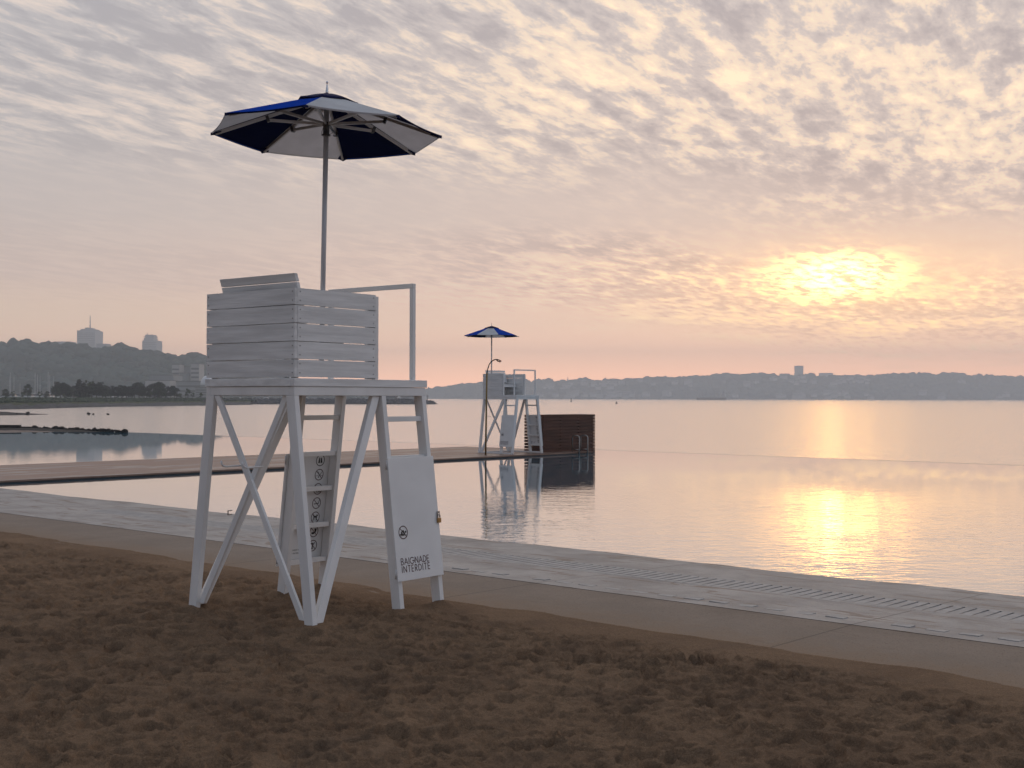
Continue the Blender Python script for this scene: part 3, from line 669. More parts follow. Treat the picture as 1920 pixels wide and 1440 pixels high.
    def wall(name, x0, x1, y0, y1, mt, jig):
        mb = MB()
        for i_ in range(5):
            z0 = ZT + .009 + i_ * pt; j0 = random.uniform(-.0012, .0012) * jig
            mb.box(x0 + (j0 if x1 - x0 < .1 else 0), x1 + (j0 if x1 - x0 < .1 else 0), y0 + (j0 if y1 - y0 < .1 else 0), y1 + (j0 if y1 - y0 < .1 else 0), z0, z0 + ph + (0 if i_ < 4 else -.006 + .0005))
        for i_ in range(5):
            for q_ in (.03, .095):
                zc_ = ZT + .009 + i_ * pt + q_
                for e_2 in (.022, .045):
                    if y1 - y0 > .1:
                        for yy in (y0 + e_2, y1 - e_2)[:2]: 
                            if e_2 < .03: mb.prism([(x0 - .0012, yy - .004, zc_ - .004), (x0 - .0012, yy + .004, zc_ - .004), (x0 - .0012, yy + .004, zc_ + .004), (x0 - .0012, yy - .004, zc_ + .004)], [(x0 + .001, yy - .004, zc_ - .004), (x0 + .001, yy + .004, zc_ - .004), (x0 + .001, yy + .004, zc_ + .004), (x0 + .001, yy - .004, zc_ + .004)], 1)
                    elif e_2 < .03:
                        ys_ = y0 - .0012 if y0 < 0 else y1 + .0012; yi_ = y0 + .001 if y0 < 0 else y1 - .001
                        for xx in (x0 + e_2, x1 - e_2): mb.prism([(xx - .004, ys_, zc_ - .004), (xx + .004, ys_, zc_ - .004), (xx + .004, ys_, zc_ + .004), (xx - .004, ys_, zc_ + .004)], [(xx - .004, yi_, zc_ - .004), (xx + .004, yi_, zc_ - .004), (xx + .004, yi_, zc_ + .004), (xx - .004, yi_, zc_ + .004)], 1)
        return mb.build(name, [mt, M['screw']], root)
    wall('back_wall', -.7, -.7 + th, -.5, .5, M['white_plank_u'], 1)
    wall('side_wall', -.7 + th + .003, VB - .7, -.5, -.5 + th, M['white_plank_v'], 1)
    wall('side_wall', -.7 + th + .003, VB - .7, .5 - th, .5, M['white_plank_v'], 1)
    for y_ in (-.497, .5 - .048):
        mb = MB(); mb.box(VB + .002 - .7, VB + .036 - .7, y_ - .0, y_ + .045, ZT + .001, ZT + HB - .012); mb.build('front_post', wp, root, bevel=.003)
        yi = y_ + (.027 if y_ < 0 else -.024)
        mb = MB(); mb.box(VB - .7 - .05, VB - .7 - .005, yi, yi + .04, ZT + .002, ZT + HB - .04); mb.build('batten', wp, root, bevel=.002)
    for y_ in (-.5 + th + .002, .5 - th - .042):
        mb = MB(); mb.box(-.7 + th + .002, -.7 + th + .04, y_, y_ + .04, ZT + .002, ZT + HB - .02); mb.build('corner_post', wp, root, bevel=.002)
    # seat and leaning backrest
    mb = MB()
    for i_ in range(4): mb.box(-.63 + i_ * .115, -.63 + i_ * .115 + .108, -.47, .47, ZT + .31, ZT + .335)
    mb.box(-.20, -.18, -.465, .465, ZT + .25, ZT + .308)
    mb.build('seat', M['white_plank_u'], root, bevel=.002)
    mb = MB()
    def bk(zl, zh, vl, vh):
        mb.prism([L(vl, .05, zl), L(vl + .032, .05, zl), L(vl + .032, .90, zl), L(vl, .90, zl)], [L(vh, .05, zh), L(vh + .03, .05, zh), L(vh + .03, .90, zh), L(vh, .90, zh)])
    bk(ZT + .705, ZT + .762, .058, .040); bk(ZT + .57, ZT + .699, .096, .060); bk(ZT + .40, ZT + .563, .140, .098)
    mb.build('backrest', M['white_plank_u'], root, bevel=.003)
    mb = MB(); r_ = .018; vr = 1.27
    for y_ in (-.47, .47): mb.box(vr - r_ - .7, vr + r_ - .7, y_ - r_, y_ + r_, ZT + .001, ZT + .735)
    mb.box(vr - r_ - .7, vr + r_ - .7, -.47 - r_, .47 + r_, ZT + .7365, ZT + .7728)
    mb.build('guard_rail', wp, root, bevel=.003)
    return root
def chair_frame(yaw, bx, by, z):                       # world place of the chair's middle
    v_ = Vector((math.cos(yaw), math.sin(yaw), 0)); u_ = Vector((-math.sin(yaw), math.cos(yaw), 0))
    return Vector((bx, by, z)) + v_ * .7 + u_ * .5, v_, u_
chair = make_chair()
c0, v0_, u0_ = chair_frame(YAW, BX, BY, 0); chair.location = c0; chair.rotation_euler.z = YAW
chair['label'] = 'large white wooden lifeguard chair standing in the brown sand in the foreground'; chair['group'] = 'white lifeguard chairs'
YAW2, BX2, BY2, BZ2 = -.7473, -.888, 38.122, -.061
chair2 = copy_tree(chair)
c2, v2_, u2_ = chair_frame(YAW2, BX2, BY2, BZ2); chair2.location = c2; chair2.rotation_euler.z = YAW2
chair2['label'] = 'small distant white lifeguard chair at the walkway end beside the dark timber screen'
mb = MB()
for side in (-1, 1):
    uu = (-SP + .02 if side < 0 else LU + SP - .06); mb.box(-.7, LV - .7, uu - .5, uu - .46, .002, .045)
mb.box(-.66, -.62, -SP - .43, LU + SP - .57, .003, .044)
mb.build('base_rail', M['white_paint'], chair2)
for nm, fr in (('n', (c0, v0_, u0_)),):
    pz = fr[0] - fr[1] * .7 - fr[2] * .5
    p = pz + fr[1] * 1.385 + fr[2] * (-off(.67) - .035) + Vector((0, 0, .67))
    pad = empty('padlock', p, YAW, 'small brass padlock hanging from the steel hasp on the board of the near chair', 'padlock')
    mb = MB(); mb.box(-.019, .019, -.009, .009, -.045, -.008); mb.build('lock_body', M['brass'], pad, bevel=.003)
    mb = MB(); mb.tube([(-.012, 0, -.01), (-.012, 0, .012), (-.007, 0, .02), (.007, 0, .02), (.012, 0, .012), (.012, 0, -.01)], .0035, 8); mb.build('shackle', M['steel'], pad, smooth=True)
    mb = MB(); mb.box(-.014, .018, .006, .009, .028, .045); mb.box(-.014, -.006, .006, .009, -.02, .0275); mb.box(.012, .018, .006, .009, -.005, .0275)
    hp = mb.build('hasp', M['steel'], None, loc=p + fr[2] * .0, rz=YAW)
    hp.parent = chair; hp.matrix_parent_inverse = Matrix.Identity(4)
    hp.location = L(1.385, -off(.67) - .033, .67); hp.rotation_euler.z = 0

# ------------------------------------------------------------------ umbrellas
def make_umbrella():
    root = empty('beach_umbrella', (0, 0, 0), 0, 'x', 'umbrella')
    RR, ZR, ZA = .8555, 0., .297                       # canopy around z=0 (rim)
    zc = 3.5606                                        # rim height over the base
    mb = MB(); mb.tube([(0, 0, ZT + .01), (0, 0, zc + ZA - .02)], .019, 16); mb.build('pole', M['pole'], root, smooth=True)
    cnr = [(RR * math.cos(math.pi / 4 * k), RR * math.sin(math.pi / 4 * k)) for k in range(8)]
    def cz(r_): q = r_ / RR; return zc + ZA * (1 - q)
    mb = MB(); n = 10
    for k in range(8):
        a, b = Vector(cnr[k]), Vector(cnr[(k + 1) % 8]); vs = []
        for i in range(n + 1):
            f = .10 + .90 * i / n
            for j in range(n + 1):
                g_ = j / n; sag = math.sin(math.pi * g_)
                p = a.lerp(b, g_) * f * (1 - .012 * sag * f)
                rr_ = RR * f
                vs.append((p.x, p.y, cz(rr_) - .008 * sag * f))
        W = n + 1
        fs = [(i * W + j, (i + 1) * W + j, (i + 1) * W + j + 1, i * W + j + 1) for i in range(n) for j in range(n)]
        mb.add(vs, fs, k % 2)
        # hem
        vs2 = vs[n * W:]; low_ = [(x_ * .998, y_ * .998, z_ - .012) for x_, y_, z_ in vs2]
        mb.add(vs2 + low_, [(j, j + 1, W + j + 1, W + j) for j in range(n)], k % 2)
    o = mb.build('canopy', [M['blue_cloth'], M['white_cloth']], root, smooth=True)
    pass
    mb = MB(); vs = []; W = 9
    for i in range(5):
        f = i / 4
        for k in range(8):
            for j in range(3):
                a_ = math.pi / 4 * (k + j / 3); ap = math.cos(math.pi / 8) / math.cos((j / 3 - .5) * math.pi / 4)
                r_ = .235 * f * ap; vs.append((r_ * math.cos(a_), r_ * math.sin(a_), zc + ZA + .006 - .072 * f ** 1.4 - (.006 * math.sin(math.pi * j / 3) * f) + (.008 * math.sin(k * 2.4 + j) if f == 1 else 0)))
    fs = [(i * 24 + j, (i + 1) * 24 + j, (i + 1) * 24 + (j + 1) % 24, i * 24 + (j + 1) % 24) for i in range(4) for j in range(24)]
    mb.add(vs, fs); vt = mb.build('vent', M['navy'], root, smooth=True); q = vt.modifiers.new('cloth', 'SOLIDIFY'); q.thickness = .006
    mb = MB(); mb.lathe([(.012, 0), (.013, .01), (.010, .035), (.006, .066), (.004, .074), (.009, .080), (.0105, .086), (.008, .093), (.003, .096)], (0, 0, zc + ZA + .004), 14); mb.build('finial', M['chrome'], root, smooth=True)
    mb = MB(); mb.lathe([(.030, 0), (.034, .005), (.030, .012), (.024, .014), (.024, .075), (.032, .078), (.032, .10)], (0, 0, zc - .015), 16); mb.build('runner', M['dark_metal'], root, smooth=True)
    mb = MB(); mb.lathe([(.026, 0), (.03, .01), (.03, .03)], (0, 0, zc + ZA - .05), 14); mb.build('hub', M['grey_metal'], root, smooth=True)
    for k in range(8):
        c = Vector((math.cos(math.pi / 4 * k), math.sin(math.pi / 4 * k), 0)); sd_ = (-c.y, c.x, 0)
        mb = MB(); mb.beam(c * .03 + Vector((0, 0, zc + ZA - .035)), c * (RR - .03) + Vector((0, 0, cz(RR - .03) - .018)), .016, .022, sd_); rib = mb.build('rib', M['grey_metal'], root)
        mb = MB(); pe = c * .44 + Vector((0, 0, cz(.44) - .045)); mb.beam(c * .032 + Vector((0, 0, zc + .075)), pe, .014, .020, sd_); mb.build('strut', M['grey_metal'], root)
        mb = MB(); mb.beam(pe - c * .012 + Vector((0, 0, -.014)), pe + c * .004 + Vector((0, 0, .03)), .03, .022, sd_); mb.build('joint', M['dark_metal'], rib)
        mb = MB(); e0 = c * (RR + .006) + Vector((0, 0, zc - .004)); i0 = c * (RR - .085) + Vector((0, 0, cz(RR - .085) - .012)); s3 = Vector(sd_)
        mb.add([e0 + Vector((0, 0, .004)), i0 + s3 * .004, i0 - s3 * .004, c * (RR - .03) + s3 * .04 + Vector((0, 0, cz(RR - .02) - .016)), c * (RR - .03) - s3 * .04 + Vector((0, 0, cz(RR - .02) - .016)), e0 - Vector((0, 0, .018)), i0 - Vector((0, 0, .012))],
               [(0, 3, 1), (0, 1, 2), (0, 2, 4), (5, 6, 3), (5, 4, 6), (0, 5, 3), (0, 4, 5), (1, 3, 6), (2, 6, 4), (1, 6, 2)]); mb.build('corner_pocket', M['navy'], root)
    for sgn in (-1, 1):
        mb = MB(); mb.tube([(sgn * .03, 0, zc + .07), (sgn * .07, .01, zc + .03), (sgn * .07, .01, zc - .0), (sgn * .03, 0, zc - .012)], .0018, 6)
        mb.build('cord', M['dark_metal'], root)
    return root
umb = make_umbrella()
pb = c0 - v0_ * .7 - u0_ * .5 + v0_ * .3 + u0_ * .045
top = Vector((-1.386, 9.251, 3.576)); base = Vector((pb.x, pb.y, ZT)); dirv = (top - base).normalized()
umb.rotation_mode = 'QUATERNION'
qz = Matrix.Rotation(-1.5835 + math.pi / 4, 4, 'Z').to_quaternion()
umb.rotation_quaternion = Vector((0, 0, 1)).rotation_difference(dirv) @ qz
umb.location = top - dirv * 3.5606
tag(umb, 'large blue and white umbrella rising from the foreground lifeguard chair', 'umbrella', 'blue and white umbrellas on the lifeguard chairs')
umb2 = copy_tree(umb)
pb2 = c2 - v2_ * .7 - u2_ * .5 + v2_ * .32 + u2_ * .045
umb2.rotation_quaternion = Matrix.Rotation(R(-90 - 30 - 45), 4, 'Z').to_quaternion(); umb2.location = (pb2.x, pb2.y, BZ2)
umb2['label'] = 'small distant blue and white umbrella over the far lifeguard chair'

# ------------------------------------------------------------------ things on the walkway
pc = c2 - v2_ * .7 - u2_ * .5
foot = onz(910.5, 853, -.06)
hk = empty('rescue_hook', foot, 0, 'tall ochre shepherd crook pole leaning by the distant lifeguard chair', 'rescue hook')
hd = foot.y; top_ = Vector((913.5 - 911, 0, 0)) * hd / FPX
zt_ = zat(913, 700, hd) - foot.z
mb = MB(); mb.tube([(0, 0, 0), (top_.x * .8, -.0, zt_)], .026, 8); mb.build('shaft', M['yellowpole'], hk, smooth=True)
mb = MB(); u_ = hd / FPX
bp = [(913, 702), (914, 694), (917, 684), (921, 678), (927, 674.5), (932, 674), (936, 675.2), (940, 677), (938, 678.5), (934, 677.5), (931, 675)]
mb.tube([((px - 911) * u_, -.0 + .002 * i, zat(px, py, hd) - foot.z) for i, (px, py) in enumerate(bp)], .016, 8); mb.build('crook', M['bronze'], hk, smooth=True)

# dark slatted screen
N_ = Vector((.97, 38.4, 0)); wd_ = e2.copy(); pd_ = Vector((-wd_.y, wd_.x, 0)); ln = 2.6
scr = empty('timber_screen', (*N_.xy, -.06), math.atan2(wd_.y, wd_.x), 'low dark brown slatted timber enclosure at the end of the walkway', 'timber screen')
H_ = 1.165; sw = .095
def slatwall(name, x0, x1, y0, y1, bolts=False):
    mb = MB(); k = int(H_ / sw)
    for i in range(-3 if name != 'rear_wall' and x0 > 1 else 0, k): mb.box(x0, x1, y0, y1, .005 + i * H_ / k, (i + 1) * H_ / k - .016)
    return mb.build(name, M['slats'], scr, bevel=.002)
DP = .74
slatwall('front_wall', 0, ln, 0, .035); slatwall('end_wall', 0, .035, .037, DP); slatwall('end_wall', ln - .035, ln, .037, DP); slatwall('rear_wall', 0, ln, DP + .003, DP + .038)
mb = MB(); mb.box(.05, ln - .05, .093, .105, .0, H_ - .03); mb.build('backing_board', M['slats'], scr)
mb = MB()
for i in range(3): mb.box(1.72, ln, 0, .034, -.26 + i * .087, -.26 + i * .087 + .078)
mb.box(1.75, ln - .02, .036, .06, -.3, .0); mb.build('skirt', M['slats'], scr)
mb = MB()
for x_ in (.06, .9, 1.8, ln - .1): mb.box(x_, x_ + .06, .036, .09, .0, H_ - .02)
mb.build('post', M['slats'], scr)
mb = MB(); mb.box(.04, ln - .04, .11, DP, .9, .93); mb.build('lid', M['slats'], scr)
lad = empty('pool_ladder', (*(N_ + wd_ * .97 - pd_ * .42).xy, -.06), math.atan2(wd_.y, wd_.x), 'stainless steel pool ladder with two looped rails beside the dark timber screen', 'pool ladder')
for x_ in (0., .42):
    mb = MB(); mb.tube([(x_, -.22, -.5), (x_, -.22, .44), (x_, -.20, .48), (x_, -.16, .50), (x_, .0, .50), (x_, .04, .48), (x_, .06, .44), (x_, .06, .0)], .021, 8); mb.build('rail', M['steel'], lad, smooth=True)
    mb = MB(); mb.tube([(x_, -.22, .07), (x_, .06, .07)], .018, 8); mb.build('cross_bar', M['steel'], lad, smooth=True)
for z_ in (-.15, -.4): mb = MB(); mb.box(.0, .42, -.26, -.18, z_, z_ + .03); mb.build('step', M['steel'], lad)

# ------------------------------------------------------------------ far land
def ico(sub=1):
    bm_ = __import__('bmesh').new(); __import__('bmesh').ops.create_icosphere(bm_, subdivisions=sub, radius=1)
    V = np.array([v.co[:] for v in bm_.verts]); F = np.array([[v.index for v in f.verts] for f in bm_.faces]); bm_.free(); return V, F
ICO_V, ICO_F = ico(2)
def blob_mesh(name, pts, rad, squash, material, seed=0):
    """one mesh of many lumpy crowns: pts (n,3), rad (n,)"""
    g = np.random.default_rng(seed); n = len(pts); nv = len(ICO_V)
    V = np.repeat(ICO_V[None], n, 0) * (1 + g.uniform(-.22, .22, (n, nv, 1)))
    V = V * np.stack([rad * g.uniform(.8, 1.25, n), rad * g.uniform(.8, 1.25, n), rad * squash * g.uniform(.8, 1.2, n)], -1)[:, None, :] + pts[:, None, :]
    F = (ICO_F[None] + (np.arange(n) * nv)[:, None, None]).reshape(-1, 3)
    me = bpy.data.meshes.new(name); me.vertices.add(n * nv); me.vertices.foreach_set('co', V.astype(np.float32).ravel())
    me.loops.add(F.size); me.loops.foreach_set('vertex_index', F.ravel().astype(np.int32)); me.polygons.add(len(F))
    me.polygons.foreach_set('loop_start', np.arange(0, F.size, 3, dtype=np.int32)); me.update(calc_edges=True); me.materials.append(material)
    o = bpy.data.objects.new(name, me); col.objects.link(o); return o
def hillside(name, prof, dtop, dbase, ybase, xr, tree, ncol, nrow, seed, woodname, wlabel):
    """ridge profile from photo columns at distance dtop, foot at dbase on the river level"""
    px = np.array([p[0] for p in prof], float); py = np.array([p[1] for p in prof], float)
    cols = np.linspace(xr[0], xr[1], ncol); ridge = np.interp(cols, px, py)
    dt = np.interp(cols, *dtop) if isinstance(dtop, tuple) else np.full(ncol, dtop); db = np.interp(cols, *dbase) if isinstance(dbase, tuple) else np.full(ncol, dbase)
    rows = np.linspace(0, 1, nrow); V = []
    zr = np.array([zat(c, r, dd) for c, r, dd in zip(cols, ridge, dt)]) - tree * .9
    Xf = [at(c, 1.) .x for c in cols]; Xf = np.array(Xf)
    for q in rows:
        D = db + (dt - db) * q; z = RZ - 1 + (zr - RZ + 1) * (q ** .75) + 3 * fbm(cols * .03, np.full(ncol, q * 4), 3, seed) * math.sin(math.pi * q) * 2
        V.append(np.stack([Xf * D, D, z], -1))
    V.append(np.stack([Xf * (dt + 120), dt + 120, zr * .9], -1)); V.append(np.stack([Xf * (dt + 160), dt + 160, np.full(ncol, RZ - 2)], -1))
    V = np.concatenate(V); o = struct(grid_mesh(name, V, ncol, nrow + 2, M['hill']))
    return cols, zr, dt, db, Xf
def wood_on(name, hs, n, tree, seed, label, ridge_n, qmin=.03, squash=.8):
    cols, zr, dt, db, Xf = hs; g = np.random.default_rng(seed)
    c = g.uniform(0, len(cols) - 1.001, n); q = g.uniform(qmin, 1, n); q[:ridge_n] = g.uniform(.97, 1.0, ridge_n)
    ii = np.arange(len(cols)); f = lambda a: np.interp(c, ii, a)
    D = f(db) + (f(dt) - f(db)) * q; z = RZ - 1 + (f(zr) - RZ + 1) * q ** .75; rr = tree * g.uniform(.5, 1.15, n)
    o = blob_mesh(name, np.stack([f(Xf) * D, D, z + rr * .3], -1), rr, squash, M['canopy'], seed); tag(o, label, 'wood', None, 'stuff'); return o
profL = [(-700, 655), (-300, 640), (-60, 645), (0, 641), (30, 636), (60, 641), (130, 645), (200, 652), (225, 646), (260, 656), (300, 662), (340, 667), (372, 663), (388, 672), (450, 690), (560, 712), (640, 728), (700, 741)]
hsL = hillside('hill', profL, 1150, 1000, 745, (-700, 700), 6, 120, 14, 3, 'wood', '')
wood_on('hillside_wood', hsL, 2600, 5.8, 21, 'dark green wooded hillside rising behind the marina shore on the left', 420)
profR = [(700, 741), (799, 733), (850, 726), (905, 718), (960, 713), (1000, 716), (1060, 716), (1095, 712), (1110, 717), (1200, 711), (1300, 708), (1340, 705), (1365, 702), (1400, 706), (1430, 702), (1460, 706), (1550, 706), (1600, 706), (1680, 704), (1740, 702), (1800, 703), (1850, 705), (1920, 708), (2300, 705), (2900, 715)]
hsR = hillside('far_hill', profR, ((700, 3400), (2400, 3050)), ((700, 3150), (2400, 2800)), 750, (700, 2900), 10, 160, 10, 8, 'wood', '')
wood_on('far_shore_wood', hsR, 3600, 11., 33, 'hazy wooded far bank of the river along the horizon', 900)

# generic building: body + window bands + roof
def building(px0, px1, ytop, ybase, dist, depth, label, cat='building', name='building', wall='grey_wall', rows=0, colsn=0, rot=0., group=None, extra=None):
    a = at(px0, dist); b = at(px1, dist); W = (b - a).length; zt = zat((px0 + px1) / 2, ytop, dist); zb = zat((px0 + px1) / 2, ybase, dist); H = zt - zb
    c = (a + b) / 2; root = empty(name, (c.x, dist + depth / 2, zb), rot, label, cat, group)
    mb = MB(); mb.box(-W / 2, W / 2, -depth / 2, depth / 2, 0, H); mb.build('wall', M[wall], root)
    mb = MB(); mb.box(-W / 2 - .3, W / 2 + .3, -depth / 2 - .3, depth / 2 + .3, H + .01, H + .01 + max(.5, H * .015)); mb.build('roof', M['roofdark'] if wall != 'tower_wall' else M['tower_wall'], root)
    for i in range(rows):
        z0 = H * (.06 + .9 * i / rows); mb = MB(); mb.box(-W * .46, W * .46, -depth / 2 - .12, -depth / 2 - .02, z0, z0 + H * .9 / rows * .42)
        mb.build('window_band', M['window'], root)
    return root, W, H
# towers on the left hill
tw, W, H = building(143.5, 177.5, 620, 662, 2050, 40, 'wide concrete tower with stepped top and tall mast above the wooded hill', 'tower', 'tower', 'tower_wall', 11)
def tier(root, x0, x1, z0, z1, dp, nm='upper_storey'): mb = MB(); mb.box(x0, x1, -dp / 2, dp / 2, z0, z1); mb.build(nm, M['tower_wall'], root)
u2 = 2050 / FPX
tier(tw, -W * .36, W * .36, H + .6, H + 3.6 * u2 * 1., 32); tier(tw, -W * .16, W * .16, H + 3.7 * u2, H + 6.3 * u2, 24)
mb = MB(); mb.tube([(0, 0, H + 6 * u2), (0, 0, H + 22 * u2), (0, 0, H + 30 * u2)], 1.1, 8, r1=.35); mb.build('mast', M['tower_wall'], tw)
tw2, W2, H2 = building(266, 293.5, 639, 668, 2050, 32, 'narrower concrete tower with a round crowned top above the wooded hill', 'tower', 'tower', 'tower_wall', 8)
tier(tw2, -W2 * .44, W2 * .22, H2 + .6, H2 + 6 * u2, 26); tier(tw2, -W2 * .36, W2 * .17, H2 + 6.1 * u2, H2 + 12 * u2, 22); tier(tw2, -W2 * .46, W2 * .24, H2 + 7.6 * u2, H2 + 9. * u2, 25.5, 'ledge')
mb = MB(); mb.tube([(-W2 * .32, 0, H2 + 12 * u2), (-W2 * .32, 0, H2 + 16 * u2)], .7, 6); mb.build('mast', M['tower_wall'], tw2)
for (a, b, y0, y1, dd, lb) in ((100, 132, 641, 655, 1700, 'low roofed building peeping over the trees left of the wide tower'), (180, 199, 645, 658, 1700, 'low pale building peeping over the trees right of the wide tower')):
    building(a, b, y0, y1, dd, 20, lb, wall='tower_wall')
# towers and spires on the far bank
building(1493.5, 1506.5, 686, 708, 3120, 25, 'lone high apartment tower on the far bank near the setting sun', 'tower', 'tower', 'tower_wall', 9)
building(1507, 1525, 702, 708, 3100, 25, 'low flat block just right of the lone far tower', wall='tower_wall')
building(1540, 1562, 699.5, 708, 3100, 25, 'wide low block on the far ridge, second right of the tower', wall='tower_wall')
building(1672, 1716, 700.5, 708, 3080, 25, 'long flat building on the far ridge well right of the tower', wall='tower_wall')
for px, y0, y1, lb in ((1064.5, 706, 718, 'thin church spire on the far ridge right of the distant chair'), (1023, 711, 719, 'shorter church spire on the far ridge beside the distant chair rail')):
    u_ = 3300 / FPX; c = at(px, 3300); zt = zat(px, y0, 3300); zb = zat(px, y1, 3300)
    ch = empty('church', (c.x, 3300, zb), 0, lb, 'church'); mb = MB(); mb.box(-2.5, 2.5, -2.5, 2.5, 0, (zt - zb) * .45); mb.build('belfry', M['tower_wall'], ch)
    mb = MB(); mb.lathe([(2.4, 0), (.2, (zt - zb) * .55)], (0, 0, (zt - zb) * .45 + .02), 8); mb.build('spire', M['tower_wall'], ch)
    mb = MB(); mb.box(3, 16, -4, 4, 0, (zt - zb) * .3); mb.build('nave', M['tower_wall'], ch)
# pale houses on the far bank
def house_proto():
    root = empty('house', (0, 0, 0), 0, 'tiny pale gabled house among the trees of the far bank', 'house', 'pale houses scattered over the far bank')
    mb = MB(); mb.box(-5, 5, -4, 4, 0, 5); mb.build('wall', M['pale_wall'], root)
    mb = MB(); mb.prism([(-5.4, -4.5, 5.01), (5.4, -4.5, 5.01), (5.4, 4.5, 5.01), (-5.4, 4.5, 5.01)], [(-5.4, -.1, 8), (5.4, -.1, 8), (5.4, .1, 8), (-5.4, .1, 8)]); mb.build('roof', M['roofdark'], root); return root
hp_ = house_proto(); g = random.Random(5)
for i in range(90):
    ho = hp_ if i == 0 else copy_tree(hp_)
    px = g.choice([g.uniform(1000, 1200), g.uniform(1130, 1920), g.uniform(1480, 1640)]); q = g.choice([g.uniform(.0, .12), g.uniform(.45, .95)])
    cidx = np.interp(px, hsR[0], np.arange(len(hsR[0]))); f = lambda a: float(np.interp(cidx, np.arange(len(a)), a))
    D = f(hsR[3]) + (f(hsR[2]) - f(hsR[3])) * q; z = RZ - 1 + (f(hsR[1]) - RZ + 1) * q ** .75
    ho.location = (f(hsR[4]) * (D - 12), D - 12, z + (5 if q > .2 else 1)); ho.rotation_euler.z = g.uniform(-.6, .6); s_ = g.uniform(.8, 1.6); ho.scale = (s_, s_, s_)

# ship at anchor
sp_d = 1650; u_ = sp_d / FPX; c = at(1334, sp_d); ship = empty('cargo_ship', (c.x, sp_d, RZ), 0, 'rust coloured cargo ship with deck cranes lying off the far bank', 'ship')
mb = MB(); Ls = 28.5 * u_
hullp = lambda z, k, fl: [(-Ls * k, 0, z), (-Ls * .9 * k, -4 * fl, z), (Ls * .9 * k, -4 * fl, z), (Ls * k, -2.6 * fl, z), (Ls * k, 2.6 * fl, z), (Ls * .9 * k, 4 * fl, z), (-Ls * .9 * k, 4 * fl, z)]
mb.prism(hullp(-.5, .96, .9), hullp(3.0, 1., 1)); mb.build('hull', M['hull_red'], ship)
mb = MB(); mb.box(Ls * .60, Ls * .88, -3.4, 3.4, 3.02, 6.2); mb.box(Ls * .66, Ls * .84, -2.6, 2.6, 6.22, 9.2); mb.build('deckhouse', M['pale_wall'], ship)
mb = MB(); mb.tube([(Ls * .8, 0, 9.2), (Ls * .8, 0, 12.2)], .8, 8); mb.build('funnel', M['grey_wall'], ship)
for x_, h_ in ((-.6, 11), (-.36, 12.5), (-.1, 12.), (.18, 13), (.42, 12)):
    mb = MB(); mb.tube([(Ls * x_, 0, 3.02), (Ls * x_, 0, h_)], .35, 6); mb.tube([(Ls * x_, 0, 4.5), (Ls * x_ + 4.2, 0, h_ - 2)], .25, 6); mb.build('crane', M['grey_wall'], ship)
# navigation buoys
for px, y0, y1, dd, lb in ((1071, 745.5, 753.5, 700, 'dark channel buoy on the river right of the distant chair'), (1156, 753, 757.5, 500, 'tiny dark marker on the river above the timber screen')):
    y_ = dd; c = at(px, y_); u_ = y_ / FPX; by = empty('buoy', (c.x, y_, RZ), 0, lb, 'buoy'); h_ = (y1 - y0) * u_
    mb = MB(); mb.lathe([(.5, -.1), (.55, .15), (.35, .4)], n=10); mb.build('float', M['stone_dark'], by)
    mb = MB(); mb.lathe([(.3, .4), (.16, h_ * .8), (.02, h_)], n=8); mb.build('tower', M['stone_dark'], by)

# ------------------------------------------------------------------ marina shore on the left
def water_d(px, py, z=RZ): return onz(px, py, z).y
def shore(name, rows, material, amp, seed, nx=220):
    """rows: list of profiles, each a list of (px, d, z); lofted near to far"""
    cols = np.linspace(rows[0][0][0], rows[0][-1][0], nx); V = []
    for k, rw in enumerate(rows):
        px = [q[0] for q in rw]; D = np.interp(cols, px, [q[1] for q in rw]); z = np.interp(cols, px, [q[2] for q in rw])
        Xs = np.array([at(c, 1.).x for c in cols]) * D
        nz = fbm(Xs * .35, D * .35 + k * 3.3, 4, seed) * amp * (0 if k == 0 else 1)
        V.append(np.stack([Xs, D + nz * 2, z + nz], -1))
    return struct(grid_mesh(name, np.concatenate(V), nx, len(rows), material, smooth=False))
W0 = [(-500, 170), (-80, 215), (0, water_d(0, 768)), (75, water_d(75, 766.5)), (170, water_d(170, 763.5)), (250, water_d(250, 762)), (387, water_d(387, 760.4)), (470, water_d(470, 759))]
M['bank'] = mat('grassy_bank', (.045, .06, .022), .95, .1, 0, None, (.25, .45, one))
f_ = lambda dz, z: [(a, b + dz, z) for a, b in W0]
shore('bank', [f_(0, RZ - .3), f_(3, RZ + .25), f_(9, RZ + .7), f_(18, RZ + 1.1), f_(40, .35), f_(60, .9), f_(90, 1.0), f_(600, 1.1), f_(620, -2.)], M['bank'], .25, 4)
shore('stony_shore', [f_(-1.5, RZ - .4), f_(1, RZ + .25), f_(6, RZ + .66), f_(11, RZ + .80), f_(15, RZ + .5)], M['stone_grey'], .5, 14, 500)
# stone jetty running out to the right
J0 = [(380, water_d(387, 760)), (470, water_d(470, 757.6)), (640, water_d(640, 757.6)), (780, water_d(780, 757.8)), (808, water_d(808, 757.8)), (821, water_d(821, 757.8))]
hgt = [1.55, 1.75, 1.8, 1.7, 1.25, .05]
jr = lambda dz, fz: [(a, b + dz, RZ - .3 + .3 * min(1, fz * 4) + h_ * fz) for (a, b), h_ in zip(J0, hgt)]
shore('jetty', [jr(0, 0), jr(1.5, .35), jr(3., .7), jr(4.6, 1.), jr(8, 1.), jr(11, .5), jr(13, 0)], M['stone_grey'], .35, 24, 600)
g = np.random.default_rng(3); n = 1500; cc = g.uniform(384, 815, n); q = g.uniform(0, 1, n); D = np.interp(cc, [a for a, b in J0], [b for a, b in J0]); hh = np.interp(cc, [a for a, b in J0], hgt)
rr = g.uniform(.15, .5, n); Xs = np.array([at(c, 1.).x for c in cc]) * (D + q * 5)
